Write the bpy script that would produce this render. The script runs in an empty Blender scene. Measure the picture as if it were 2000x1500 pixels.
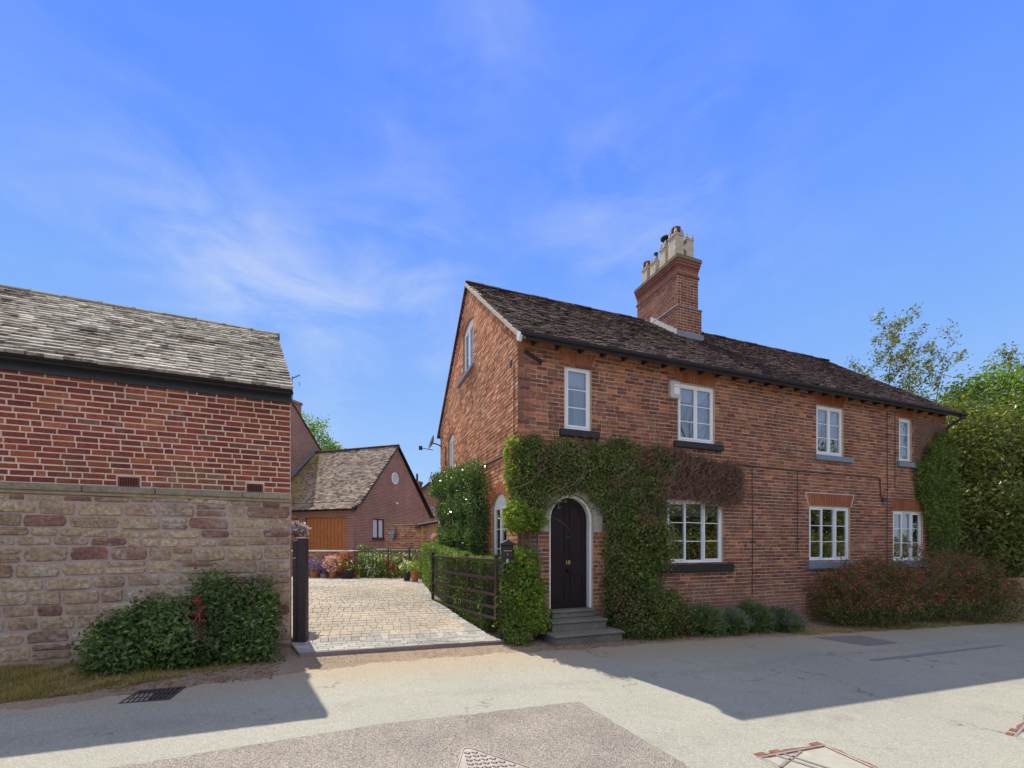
import bpy, math, random
import numpy as np
from mathutils import Vector, Matrix
from mathutils.geometry import tessellate_polygon
R = math.radians
rng = np.random.default_rng(7)
rd = random.Random(11)
scene = bpy.context.scene
COL = scene.collection

# ------------------------------------------------------------------ camera, sky, sun, exposure
EYE = 1.70
cam = bpy.data.objects.new('camera', bpy.data.cameras.new('camera'))
COL.objects.link(cam)
cam.location = (0, 0, EYE); cam.rotation_euler = (R(90), 0, 0)
cam.data.sensor_width = 36; cam.data.lens = 36 * 850 / 2000
cam.data.shift_y = (1063 - 750) / 2000
cam.data.clip_start = 0.05; cam.data.clip_end = 3000
scene.camera = cam
SUNV = Vector((-0.385, 0.60, 1.0)).normalized()
sl = bpy.data.lights.new('sun', 'SUN'); sl.energy = 2.0; sl.angle = R(0.5); sl.color = (1, 0.93, 0.80)
so = bpy.data.objects.new('sun', sl); COL.objects.link(so)
so.rotation_euler = SUNV.to_track_quat('Z', 'Y').to_euler(); so.location = (0, 0, 30)
vs = scene.view_settings
vs.view_transform = 'Standard'; vs.look = 'None'; vs.gamma = 1; vs.use_curve_mapping = False
vs.exposure = 1.5
scene.cycles.max_bounces = 8; scene.cycles.transparent_max_bounces = 12
world = bpy.data.worlds.new('World'); scene.world = world; world.use_nodes = True


class NT:
    """small helper for node trees"""
    def __init__(s, nt): s.nt = nt
    def n(s, t, _set=None, **inp):
        nd = s.nt.nodes.new(t)
        for k, v in (_set or {}).items(): setattr(nd, k, v)
        for k, v in inp.items():
            k2 = int(k[1:]) if k[0] == 'i' and k[1:].isdigit() else k.replace('_', ' ')
            s.put(nd.inputs[k2], v)
        return nd
    def put(s, sock, v):
        if isinstance(v, bpy.types.NodeSocket): s.nt.links.new(v, sock)
        elif isinstance(v, bpy.types.Node): s.nt.links.new(v.outputs[0], sock)
        else:
            if isinstance(v, tuple) and len(v) == 3 and sock.type == 'RGBA': v = v + (1,)
            sock.default_value = v
    def math(s, op, a, b=0.0, clamp=False):
        return s.n('ShaderNodeMath', {'operation': op, 'use_clamp': clamp}, i0=a, i1=b).outputs[0]
    def vm(s, op, a, b):
        nd = s.n('ShaderNodeVectorMath', {'operation': op}, i0=a) if op == 'SCALE' else s.n('ShaderNodeVectorMath', {'operation': op}, i0=a, i1=b)
        return nd.outputs['Value'] if op == 'DOT_PRODUCT' else nd.outputs[0]
    def ramp(s, f, stops, interp='LINEAR'):
        nd = s.n('ShaderNodeValToRGB', i0=f); cr = nd.color_ramp; cr.interpolation = interp
        while len(cr.elements) < len(stops): cr.elements.new(0.5)
        for e, (p, c) in zip(cr.elements, stops):
            e.position = p; e.color = tuple(c) + (1,) if not isinstance(c, (int, float)) else (c, c, c, 1)
        return nd.outputs[0]
    def mix(s, f, a, b, mode='MIX'):
        nd = s.n('ShaderNodeMix', {'data_type': 'RGBA', 'blend_type': mode})
        s.put(nd.inputs[0], f); s.put(nd.inputs[6], a); s.put(nd.inputs[7], b); return nd.outputs[2]
    def noise(s, vec, scale, detail=3.0, rough=0.6, dist=0.0):
        return s.n('ShaderNodeTexNoise', Vector=vec, Scale=scale, Detail=detail, Roughness=rough, Distortion=dist).outputs[0]
    def mapr(s, v, a, b, c=0.0, d=1.0):
        return s.n('ShaderNodeMapRange', i0=v, i1=a, i2=b, i3=c, i4=d).outputs[0]


def build_world():
    w = NT(world.node_tree); world.node_tree.nodes.clear()
    sky = w.n('ShaderNodeTexSky', {'sky_type': 'NISHITA', 'sun_disc': False, 'sun_elevation': math.asin(SUNV.z),
              'sun_rotation': math.atan2(SUNV.x, SUNV.y), 'air_density': 1.0, 'dust_density': 0.0, 'ozone_density': 3.0, 'altitude': 100})
    sep = w.n('ShaderNodeSeparateColor', i0=sky.outputs[0])
    d = w.n('ShaderNodeTexCoord').outputs['Generated']
    el = w.n('ShaderNodeSeparateXYZ', i0=d).outputs[2]
    cap = w.ramp(el, [(0, (.42, .60, .76)), (.12, (.31, .49, .76)), (.35, (.185, .365, .76)), (.65, (.098, .240, .80)), (1, (.08, .20, .78))])
    cs = w.n('ShaderNodeSeparateColor', i0=cap)
    ch = [w.n('ShaderNodeMath', {'operation': 'SMOOTH_MIN'}, i0=sep.outputs[i], i1=w.math('MULTIPLY', cs.outputs[i], 3.0), i2=.25).outputs[0] for i in range(3)]
    col = w.n('ShaderNodeCombineColor', i0=ch[0], i1=ch[1], i2=ch[2]).outputs[0]
    def dirn(x, y):
        return tuple(Vector(((x - 1000) / 850, 1, (1063 - y) / 850)).normalized())
    mask = w.math('ADD', w.math('MULTIPLY', 0.0, 1.0), .06)
    for (x, y, k, a) in [(420, 490, 150, .85), (560, 590, 130, .8), (650, 630, 160, .5), (770, 510, 170, .7), (870, 545, 260, .5), (860, 240, 200, .45), (1290, 380, 70, .5),
                         (1150, 450, 120, .35), (250, 230, 60, .10), (960, -20, 300, .5), (860, 690, 500, .5), (650, 830, 400, .5), (1500, 560, 60, .12), (150, 380, 70, .22)]:
        g = w.math('MULTIPLY', w.math('EXPONENT', w.math('MULTIPLY', w.math('SUBTRACT', w.vm('DOT_PRODUCT', d, dirn(x, y)), 1.0), float(k))), a)
        mask = g if mask is None else w.math('ADD', mask, g)
    mp = w.n('ShaderNodeMapping', Vector=d, Rotation=(0, R(-38), R(10)), Scale=(1.0, 1.0, 2.6)).outputs[0]
    f1 = w.mapr(w.noise(mp, 4.2, 6, .6, .5), .42, .74)
    f2 = w.mapr(w.noise(d, 7.0, 5, .6, .3), .3, .75)
    wis = w.math('MULTIPLY', w.math('MULTIPLY', mask, w.math('ADD', w.math('MULTIPLY', f1, .9), w.math('MULTIPLY', f2, .35))), .66, True)
    lum = w.n('ShaderNodeMapRange', i0=w.n('ShaderNodeSeparateXYZ', i0=d).outputs[2], i1=0.0, i2=0.9, i3=1.0, i4=.8).outputs[0]
    cl = w.vm('SCALE', (1.45, 1.75, 2.5), 0); nd = cl.node; w.put(nd.inputs[3], lum)
    out = w.mix(wis, col, cl)
    # whitening added to the sky behind and overhead, neutral fill for the shade
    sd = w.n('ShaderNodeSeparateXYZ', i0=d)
    fill_veil = w.math('MULTIPLY', w.mapr(sd.outputs[1], .48, -.1, 0.0, .85), w.mapr(sd.outputs[2], .28, .6, .30, 1.0))
    fill_veil = w.math('MULTIPLY', fill_veil, w.mapr(w.noise(d, 1.6, 4, .5), .3, .7, .85, 1.0), True)
    out = w.mix(fill_veil, out, (2.15, 2.15, 2.25))
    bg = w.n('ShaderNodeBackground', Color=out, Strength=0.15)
    o = w.n('ShaderNodeOutputWorld'); w.nt.links.new(bg.outputs[0], o.inputs[0])
build_world()

# ------------------------------------------------------------------ frames and ground heights
ANG = math.atan2(1, 2.662)
AX = np.array([math.cos(ANG), math.sin(ANG)]); BX = np.array([-AX[1], AX[0]])
C0 = np.array([0.11, 7.80])                      # south-west corner of the cottage
def W2(s, v): return C0 + s * AX + v * BX          # cottage frame -> world plan
def smooth(t): t = np.clip(t, 0, 1); return t * t * (3 - 2 * t)
def gz_sv(s, v):
    return -0.022 * np.clip(s, -9, 25) + 0.36 * smooth((v + 0.6) / 3.8)
def gz(x, y):
    d0 = x - C0[0]; d1 = y - C0[1]
    return gz_sv(d0 * AX[0] + d1 * AX[1], d0 * BX[0] + d1 * BX[1])
def P3(s, v, dz=0.0):
    p = W2(s, v); return (p[0], p[1], float(gz_sv(s, v)) + dz)
HOUSE_M = Matrix.Translation((C0[0], C0[1], 0)) @ Matrix.Rotation(ANG, 4, 'Z')

# ------------------------------------------------------------------ object helpers
def link(o, parent=None, M=None):
    COL.objects.link(o)
    if parent is not None: o.parent = parent
    if M is not None: o.matrix_basis = M
    return o
def tag(o, label=None, cat=None, group=None, kind=None):
    if label: o['label'] = label
    if cat: o['category'] = cat
    if group: o['group'] = group
    if kind: o['kind'] = kind
    return o
def empty(name, loc=(0, 0, 0), rz=0.0, label=None, cat=None, group=None, kind=None, parent=None, M=None):
    o = bpy.data.objects.new(name, None); o.empty_display_size = .1
    link(o, parent, M)
    if M is None: o.location = loc; o.rotation_euler = (0, 0, rz)
    return tag(o, label, cat, group, kind)
def fast_mesh(name, V, F, mat=None, smooth_=False):
    V = np.asarray(V, dtype=np.float32).reshape(-1, 3); F = np.asarray(F, dtype=np.int32)
    m = bpy.data.meshes.new(name); k = F.shape[1]
    m.vertices.add(len(V)); m.vertices.foreach_set('co', V.ravel())
    m.loops.add(F.size); m.loops.foreach_set('vertex_index', F.ravel())
    m.polygons.add(len(F)); m.polygons.foreach_set('loop_start', np.arange(0, F.size, k, dtype=np.int32))
    m.polygons.foreach_set('loop_total', np.full(len(F), k, dtype=np.int32))
    m.polygons.foreach_set('use_smooth', np.full(len(F), bool(smooth_)))
    m.update(calc_edges=True)
    if mat: m.materials.append(mat)
    return m
def mobj(name, mesh, parent=None, M=None, kind=None):
    o = bpy.data.objects.new(name, mesh); link(o, parent, M)
    if kind: o['kind'] = kind
    return o

class MB:
    def __init__(s): s.v = []; s.f = []
    def add(s, vs_, fs):
        n = len(s.v); s.v += [tuple(p) for p in vs_]; s.f += [tuple(i + n for i in f) for f in fs]; return s
    def box(s, x0, x1, y0, y1, z0, z1, M=None):
        p = [(x, y, z) for x in (x0, x1) for y in (y0, y1) for z in (z0, z1)]
        if M is not None: p = [tuple(M @ Vector(q)) for q in p]
        return s.add(p, [(0, 1, 3, 2), (4, 6, 7, 5), (0, 4, 5, 1), (2, 3, 7, 6), (0, 2, 6, 4), (1, 5, 7, 3)])
    def prism(s, poly, y0, y1, axis='Y'):
        """poly in (x,z) extruded along y (axis Y), (x,y) along z (Z), or (y,z) along x (X)"""
        n = len(poly)
        if axis == 'Y': a = [(p[0], y0, p[1]) for p in poly]; b = [(p[0], y1, p[1]) for p in poly]
        elif axis == 'Z': a = [(p[0], p[1], y0) for p in poly]; b = [(p[0], p[1], y1) for p in poly]
        else: a = [(y0, p[0], p[1]) for p in poly]; b = [(y1, p[0], p[1]) for p in poly]
        fs = [tuple(range(n)), tuple(range(2 * n - 1, n - 1, -1))] + [(i, i + n, (i + 1) % n + n, (i + 1) % n) for i in range(n)]
        return s.add(a + b, fs)
    def tube(s, pts, r, n=6, cap=True):
        pts = [Vector(p) for p in pts]; rs = r if isinstance(r, (list, tuple)) else [r] * len(pts)
        V = []; F = []
        up = Vector((0, 0, 1))
        for i, p in enumerate(pts):
            t = (pts[min(i + 1, len(pts) - 1)] - pts[max(i - 1, 0)]).normalized()
            u = t.cross(up)
            if u.length < .05: u = t.cross(Vector((1, 0, 0)))
            u.normalize(); w = t.cross(u)
            for k in range(n):
                a = 2 * math.pi * k / n; V.append(p + (u * math.cos(a) + w * math.sin(a)) * rs[i])
        for i in range(len(pts) - 1):
            for k in range(n):
                F.append((i * n + k, i * n + (k + 1) % n, (i + 1) * n + (k + 1) % n, (i + 1) * n + k))
        if cap: F += [tuple(range(n)), tuple(range(len(pts) * n - 1, (len(pts) - 1) * n - 1, -1))]
        return s.add(V, F)
    def lathe(s, prof, n=16, c=(0, 0, 0)):
        V = []; F = []
        for (r, z) in prof:
            for k in range(n):
                a = 2 * math.pi * k / n; V.append((c[0] + r * math.cos(a), c[1] + r * math.sin(a), c[2] + z))
        for i in range(len(prof) - 1):
            for k in range(n): F.append((i * n + k, i * n + (k + 1) % n, (i + 1) * n + (k + 1) % n, (i + 1) * n + k))
        return s.add(V, F)
    def mesh(s, name, mat=None, smooth_=False, bevel=0.0):
        m = bpy.data.meshes.new(name); m.from_pydata(s.v, [], s.f)
        if smooth_: m.polygons.foreach_set('use_smooth', [True] * len(m.polygons))
        m.validate(); m.update()
        if bevel > 0:
            import bmesh
            bm = bmesh.new(); bm.from_mesh(m)
            bmesh.ops.recalc_face_normals(bm, faces=bm.faces)
            bmesh.ops.bevel(bm, geom=bm.edges[:], offset=bevel, segments=1, affect='EDGES', clamp_overlap=True)
            bm.to_mesh(m); bm.free()
        if mat: m.materials.append(mat)
        return m
    def obj(s, name, mat, parent=None, M=None, kind=None, smooth_=False, bevel=0.0):
        return mobj(name, s.mesh(name, mat, smooth_, bevel), parent, M, kind)

# ------------------------------------------------------------------ materials
def new_mat(name):
    m = bpy.data.materials.new(name); m.use_nodes = True; m.node_tree.nodes.clear(); return m, NT(m.node_tree)
def finish(m, t, color, rough=.8, bump=None, bstr=.5, bdist=.01, metal=0.0, spec=.3, extra=None):
    p = t.n('ShaderNodeBsdfPrincipled', Base_Color=color, Roughness=rough, Metallic=metal)
    p.inputs['Specular IOR Level'].default_value = spec
    if bump is not None:
        b = t.n('ShaderNodeBump', Strength=bstr, Distance=bdist, Height=bump); t.put(p.inputs['Normal'], b.outputs[0])
    o = t.n('ShaderNodeOutputMaterial'); t.nt.links.new((extra or p).outputs[0], o.inputs[0])
    return m
def pos(t): return t.n('ShaderNodeNewGeometry').outputs['Position']
def rnd(t):
    a = t.n('ShaderNodeObjectInfo').outputs['Random']; b = t.n('ShaderNodeNewGeometry').outputs['Random Per Island']
    return t.math('FRACT', t.math('ADD', a, t.math('MULTIPLY', b, 3.77)))
def simple(name, col, rough=.6, var=.15, scale=12, metal=0.0, spec=.3, bstr=.15, bdist=.004):
    m, t = new_mat(name); p = pos(t); n = t.noise(p, scale, 5, .65)
    f = t.mapr(n, .25, .75, 1 - var, 1 + var)
    c = t.vm('SCALE', tuple(col), 0); t.put(c.node.inputs[3], f)
    return finish(m, t, c, rough, n, bstr, bdist, metal, spec)
def brick_mat(name, stops, grain=.35, zones=None, lichen=0.0, rough=.9, white=0.0):
    m, t = new_mat(name); p = pos(t); r = rnd(t)
    c = t.ramp(r, stops, 'LINEAR')
    n1 = t.noise(p, 1.3, 4, .6); n2 = t.noise(p, 22, 5, .7); n3 = t.noise(p, 110, 3, .7)
    if zones: c = zones(t, c, p, r)
    f = t.math('MULTIPLY', t.math('MULTIPLY', t.mapr(n2, .25, .75, 1 - grain, 1 + grain), t.mapr(n3, .3, .7, .82, 1.15)), t.mapr(t.noise(p, .45, 4, .65), .35, .65, .82, 1.15))
    c = t.vm('SCALE', c, 0); t.put(c.node.inputs[3], t.math('MULTIPLY', f, t.mapr(n1, .3, .7, .82, 1.15)))
    if lichen: c = t.mix(t.math('MULTIPLY', t.mapr(t.noise(p, 5.5, 5, .75), .6, .7), lichen), c, (.20, .18, .06))
    if white: c = t.mix(t.math('MULTIPLY', t.mapr(t.noise(p, 7.5, 6, .8), .58, .72), white), c, (.48, .42, .36))
    return finish(m, t, c, rough, t.math('ADD', n2, t.math('MULTIPLY', n3, .5)), .7, .006, spec=.15)
def mortar_mat(name, col, dark=(.1, .08, .07), amt=.35):
    m, t = new_mat(name); p = pos(t)
    n2 = t.noise(p, 3.5, 5, .7); n3 = t.noise(p, 60, 3, .7)
    c = t.mix(t.math('MULTIPLY', t.mapr(n2, .45, .7), amt), col, dark)
    c = t.vm('SCALE', c, 0); t.put(c.node.inputs[3], t.mapr(n3, .3, .7, .85, 1.15))
    return finish(m, t, c, .95, n3, .5, .004, spec=.1)
def leaf_mat(name, stops, trans=.35, rough=.45, patch=(.7, 1.3), tint=None):
    m, t = new_mat(name); p = pos(t); r = rnd(t)
    c = t.ramp(r, stops); n = t.noise(p, 2.2, 3, .6)
    c = t.vm('SCALE', c, 0); t.put(c.node.inputs[3], t.mapr(n, .3, .7, *patch))
    if tint: c = t.mix(t.mapr(t.noise(p, tint[1], 3, .6), tint[2], tint[3]), c, tint[0])
    pr = t.n('ShaderNodeBsdfPrincipled', Base_Color=c, Roughness=rough); pr.inputs['Specular IOR Level'].default_value = .35
    cc = t.mix(1.0, c, (1.25, 1.35, .55), 'MULTIPLY')
    tr = t.n('ShaderNodeBsdfTranslucent', Color=cc)
    mx = t.n('ShaderNodeMixShader', i0=trans, i1=pr.outputs[0], i2=tr.outputs[0])
    o = t.n('ShaderNodeOutputMaterial'); t.nt.links.new(mx.outputs[0], o.inputs[0]); return m

def zone_front(t, c, p, r):
    z = t.n('ShaderNodeSeparateXYZ', i0=p).outputs[2]
    nz = t.noise(p, .9, 3, .6)
    zz = t.math('ADD', z, t.math('MULTIPLY', t.math('SUBTRACT', nz, .5), 1.6))
    top = t.mapr(zz, 4.85, 5.25); mid = t.math('MULTIPLY', t.mapr(zz, 3.0, 3.3), t.mapr(zz, 3.75, 3.45)); 
    o = t.math('MAXIMUM', top, t.math('MULTIPLY', mid, .55)); o = t.math('MULTIPLY', o, t.mapr(t.math('FRACT', t.math('MULTIPLY', r, 7.31)), .2, .7, .0, .9))
    c = t.mix(t.math('MULTIPLY', o, .75), c, (.52, .215, .11))
    low = t.mapr(zz, .95, .3, 0.0, .5); c = t.mix(low, c, (.42, .23, .17))
    st = t.math('MULTIPLY', t.mapr(t.noise(p, 2.3, 5, .7), .56, .66), .45)
    return t.mix(st, c, (.42, .28, .18))
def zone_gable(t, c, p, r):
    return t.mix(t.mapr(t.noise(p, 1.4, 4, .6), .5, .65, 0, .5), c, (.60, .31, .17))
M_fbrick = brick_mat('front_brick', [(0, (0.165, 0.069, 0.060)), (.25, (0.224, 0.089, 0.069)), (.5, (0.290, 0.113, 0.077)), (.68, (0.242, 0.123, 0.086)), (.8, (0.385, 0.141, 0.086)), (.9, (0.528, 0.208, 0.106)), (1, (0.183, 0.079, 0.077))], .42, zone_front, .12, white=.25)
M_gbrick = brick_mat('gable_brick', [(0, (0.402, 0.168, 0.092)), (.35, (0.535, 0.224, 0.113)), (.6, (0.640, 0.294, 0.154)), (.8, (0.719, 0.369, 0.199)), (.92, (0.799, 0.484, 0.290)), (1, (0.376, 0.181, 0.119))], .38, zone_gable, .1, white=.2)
M_arch = brick_mat('arch_brick', [(0, (0.360, 0.129, 0.065)), (.5, (0.420, 0.158, 0.080)), (1, (0.320, 0.109, 0.060))], .25)
def zone_barn(t, c, p, r):
    z = t.n('ShaderNodeSeparateXYZ', i0=p).outputs[2]; n = t.noise(p, 1.6, 5, .7)
    moss = t.math('MULTIPLY', t.mapr(z, 2.95, 2.5), t.mapr(n, .48, .62, 0, .8)); c = t.mix(moss, c, (.24, .19, .07))
    wash = t.math('MULTIPLY', t.mapr(t.noise(p, 1.1, 6, .75), .56, .66), .45); c = t.mix(wash, c, (.46, .27, .21))
    return t.mix(t.mapr(t.noise(p, 40, 4, .8), .6, .72, 0, .45), c, (.08, .035, .035))
M_lbrick = brick_mat('barn_brick', [(0, (0.178, 0.053, 0.045)), (.2, (0.258, 0.071, 0.049)), (.42, (0.330, 0.081, 0.050)), (.6, (0.234, 0.065, 0.053)), (.78, (0.378, 0.104, 0.054)), (.90, (0.458, 0.145, 0.063)), (.94, (0.322, 0.122, 0.071)), (.97, (0.274, 0.158, 0.093)), (1, (0.162, 0.056, 0.053))], .38, zone_barn, .25)
M_cbrick = brick_mat('chimney_brick', [(0, (0.154, 0.060, 0.050)), (.4, (0.250, 0.093, 0.068)), (.7, (0.320, 0.126, 0.082)), (1, (0.216, 0.093, 0.082))], .35, None, .25)
M_fmort = mortar_mat('front_mortar', (0.671, 0.463, 0.301), (0.228, 0.138, 0.096), .55)
M_gmort = mortar_mat('gable_mortar', (0.360, 0.243, 0.171), (0.144, 0.090, 0.063), .6)
M_smort = mortar_mat('stone_pointing', (.50, .36, .30), (.34, .25, .20), .6)
M_lmort = mortar_mat('pink_mortar', (0.800, 0.569, 0.440), (0.544, 0.338, 0.242), .5)
def stone_zone(t, c, p, r):
    w = t.math('MULTIPLY', t.mapr(t.noise(p, 3.2, 6, .75), .52, .66), .55)
    c = t.mix(w, c, (.56, .52, .46))
    g = t.math('MULTIPLY', t.mapr(t.noise(p, 1.1, 4, .6), .5, .7), .3)
    ck = t.noise(t.n('ShaderNodeMapping', Vector=p, Scale=(1, 1, 3.5)).outputs[0], 9.0, 6, .8, .8)
    c = t.mix(t.mapr(ck, .36, .30, 0, .65), c, (.10, .075, .06))
    return t.mix(g, c, (.30, .27, .17))
M_stone = brick_mat('sandstone', [(0, (0.325, 0.213, 0.142)), (.3, (0.425, 0.302, 0.190)), (.6, (0.500, 0.370, 0.237)), (.82, (0.413, 0.280, 0.180)), (.93, (0.263, 0.129, 0.095)), (1, (0.225, 0.112, 0.085))], .62, stone_zone)
M_band = brick_mat('band_stone', [(0, (0.240, 0.200, 0.135)), (1, (0.360, 0.304, 0.216))], .45, None, .6)
M_step = brick_mat('step_stone', [(0, (0.180, 0.168, 0.140)), (1, (0.240, 0.218, 0.180))], .35)
def tile_l_zone(t, c, p, r):
    return t.mix(t.math('MULTIPLY', t.mapr(t.noise(p, 6.5, 5, .75), .47, .6), .75), c, (.52, .49, .42))
M_ltile = brick_mat('barn_tile', [(0, (0.141, 0.103, 0.079)), (.25, (0.228, 0.169, 0.129)), (.5, (0.335, 0.290, 0.221)), (.75, (0.481, 0.430, 0.330)), (1, (0.626, 0.571, 0.447))], .35, tile_l_zone)
def tile_h_zone(t, c, p, r):
    sp = t.n('ShaderNodeTexVoronoi', Vector=p, Scale=16.0).outputs['Distance']
    c = t.mix(t.math('MULTIPLY', t.mapr(t.noise(p, 1.6, 4, .6), .48, .66), .4), c, (.12, .11, .04))
    c = t.mix(t.mapr(t.math('ADD', sp, t.math('MULTIPLY', t.noise(p, 2, 2), .35)), .36, .30, 0, .9), c, (.62, .57, .52))
    return t.mix(t.mapr(t.noise(p, 2.7, 3, .6), .68, .72, 0, .8), c, (.45, .28, .06))
M_htile = brick_mat('cottage_tile', [(0, (0.041, 0.027, 0.030)), (.4, (0.079, 0.047, 0.048)), (.8, (0.112, 0.065, 0.060)), (1, (0.150, 0.086, 0.072))], .45, tile_h_zone)
def tile_g_zone(t, c, p, r):
    x = t.n('ShaderNodeSeparateXYZ', i0=p).outputs[0]
    f = t.math('MULTIPLY', t.mapr(x, -10.0, -11.8), t.mapr(t.noise(p, 1.5, 4), .35, .6))
    return t.mix(f, c, (.36, .25, .03))
M_gtile = brick_mat('garage_tile', [(0, (.12, .08, .06)), (.3, (.23, .17, .13)), (.7, (.33, .26, .20)), (1, (.42, .36, .29))], .35, tile_g_zone)
M_ridge = brick_mat('ridge_clay', [(0, (.20, .17, .12)), (1, (.33, .29, .21))], .4, None, .5)
M_paver = brick_mat('paver', [(0, (.37, .335, .275)), (.3, (.43, .38, .305)), (.6, (.46, .39, .29)), (.8, (.41, .365, .30)), (.92, (.49, .385, .265)), (1, (.38, .35, .30))], .12)
M_gpaver = brick_mat('grey_paver', [(0, (.30, .29, .26)), (.5, (.38, .36, .32)), (1, (.43, .41, .36))], .2)
M_sand = simple('bedding_sand', (.36, .32, .25), .95)
M_kerb = simple('kerb_concrete', (.26, .20, .18), .9, .2)
M_white = simple('white_upvc', (0.877, 0.880, 0.880), .35, .03, bstr=.02)
M_render = simple('painted_render', (.42, .38, .31), .85, .2, 9)
M_dark = simple('dark_paint', (.028, .024, .030), .45, .2)
M_blue = simple('slate_blue_paint', (.05, .06, .085), .5, .2)
M_fascia = simple('blue_black_fascia', (.045, .050, .062), .4, .15, spec=.5)
M_sillb = simple('black_sill', (.035, .026, .03), .5, .2)
M_sillg = simple('grey_sill', (.22, .25, .31), .6, .2)
M_post = simple('dark_timber', (.050, .034, .036), .6, .3, 20)
M_iron = simple('black_iron', (.022, .02, .021), .5, .3, spec=.5)
M_gate = simple('brown_black_metal', (.062, .040, .036), .5, .35, 9)
M_door = simple('aubergine_paint', (.024, .012, .014), .5, .15, spec=.25)
M_brass = simple('brass', (.75, .52, .16), .3, .1, metal=1.0)
M_cream = simple('cream_pot', (.50, .43, .32), .8, .3, 7)
M_lead = simple('lead_flashing', (.22, .23, .26), .5, .25, metal=.3)
M_leadl = simple('pale_mortar_flashing', (.62, .60, .55), .8, .2)
M_verge = simple('verge_mortar', (.60, .53, .42), .9, .3, 14)
M_terra = simple('terracotta', (.52, .20, .09), .8, .2, 10)
M_bluepot = simple('dark_pot', (.05, .04, .045), .5, .2)
M_wood = simple('orange_timber', (0.468, 0.173, 0.050), .55, .25, 7)
M_conserv = simple('honey_timber', (.55, .30, .08), .5, .15)
M_alarm = simple('alarm_plastic', (.55, .50, .45), .5, .08)
M_alarmw = simple('white_plastic', (.8, .8, .8), .4, .05)
M_curtain = simple('curtain_cloth', (.62, .62, .63), .9, .15, 20)
M_blindg = simple('blind_cloth', (.50, .52, .34), .9, .1)
M_blindw = simple('white_blind', (.75, .76, .76), .9, .08)
M_room = simple('room_plaster', (.16, .16, .17), .9, .1)
M_bark = simple('bark', (.16, .115, .08), .9, .35, 25)
M_twig = simple('dry_twigs', (0.280, 0.176, 0.138), .9, .3, 25)
M_rust = simple('rusty_steel', (.24, .115, .07), .7, .4, 14, metal=.3)
M_steel = simple('worn_steel', (.36, .31, .28), .5, .3, 12, metal=.4)
M_coverf = simple('cast_cover', (.38, .33, .28), .6, .3, 8)
M_gratem = simple('cast_grate', (.075, .055, .055), .6, .3)
M_conc = simple('concrete_infill', (.37, .355, .285), .9, .15, 12)
M_lav = leaf_mat('lavender_flower', [(0, (.15, .11, .28)), (1, (.28, .2, .42))], .2)
M_dish = simple('grey_dish', (.22, .22, .24), .5, .1)

def wallbrick_tex(name, c1, c2, mort):
    m, t = new_mat(name); g = t.n('ShaderNodeTexCoord').outputs['Object']
    sx = t.n('ShaderNodeSeparateXYZ', i0=g)
    v = t.n('ShaderNodeCombineXYZ', i0=t.math('ADD', sx.outputs[0], sx.outputs[1]), i1=sx.outputs[2]).outputs[0]
    b = t.n('ShaderNodeTexBrick', Vector=v, Color1=c1, Color2=c2, Mortar=mort, Scale=1.0, Mortar_Size=.009, Mortar_Smooth=.2, Bias=0.0, Brick_Width=.225, Row_Height=.075)
    n = t.noise(g, 1.2, 4)
    c = t.vm('SCALE', b.outputs[0], 0); t.put(c.node.inputs[3], t.mapr(n, .3, .7, .85, 1.15))
    return finish(m, t, c, .9, b.outputs[1], -.5, .006, spec=.1)
M_farbrick = wallbrick_tex('garage_brick', (.31, .145, .105), (.23, .105, .08), (.50, .36, .28))
M_oldbrick = brick_mat('old_wall_brick', [(0, (.17, .07, .05)), (.3, (.28, .11, .07)), (.6, (.38, .17, .10)), (.85, (.45, .27, .18)), (1, (.20, .12, .10))], .3, None, .15, white=.3)

def glass_mat(name, tint=(.55, .60, .66), refl=.20):
    m, t = new_mat(name)
    lw = t.n('ShaderNodeLayerWeight', Blend=.32).outputs['Fresnel']
    f = t.math('ADD', t.math('MULTIPLY', lw, 1.0), refl, True)
    g = t.n('ShaderNodeBsdfGlossy', Color=(1, 1, 1), Roughness=.015)
    nb = t.n('ShaderNodeBump', Strength=.05, Distance=.01, Height=t.noise(pos(t), 1.5, 2)); t.put(g.inputs['Normal'], nb.outputs[0])
    tr = t.n('ShaderNodeBsdfTransparent', Color=tint)
    mx = t.n('ShaderNodeMixShader', i0=f, i1=tr.outputs[0], i2=g.outputs[0])
    o = t.n('ShaderNodeOutputMaterial'); t.nt.links.new(mx.outputs[0], o.inputs[0]); return m
M_glass = glass_mat('window_glass')

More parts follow.
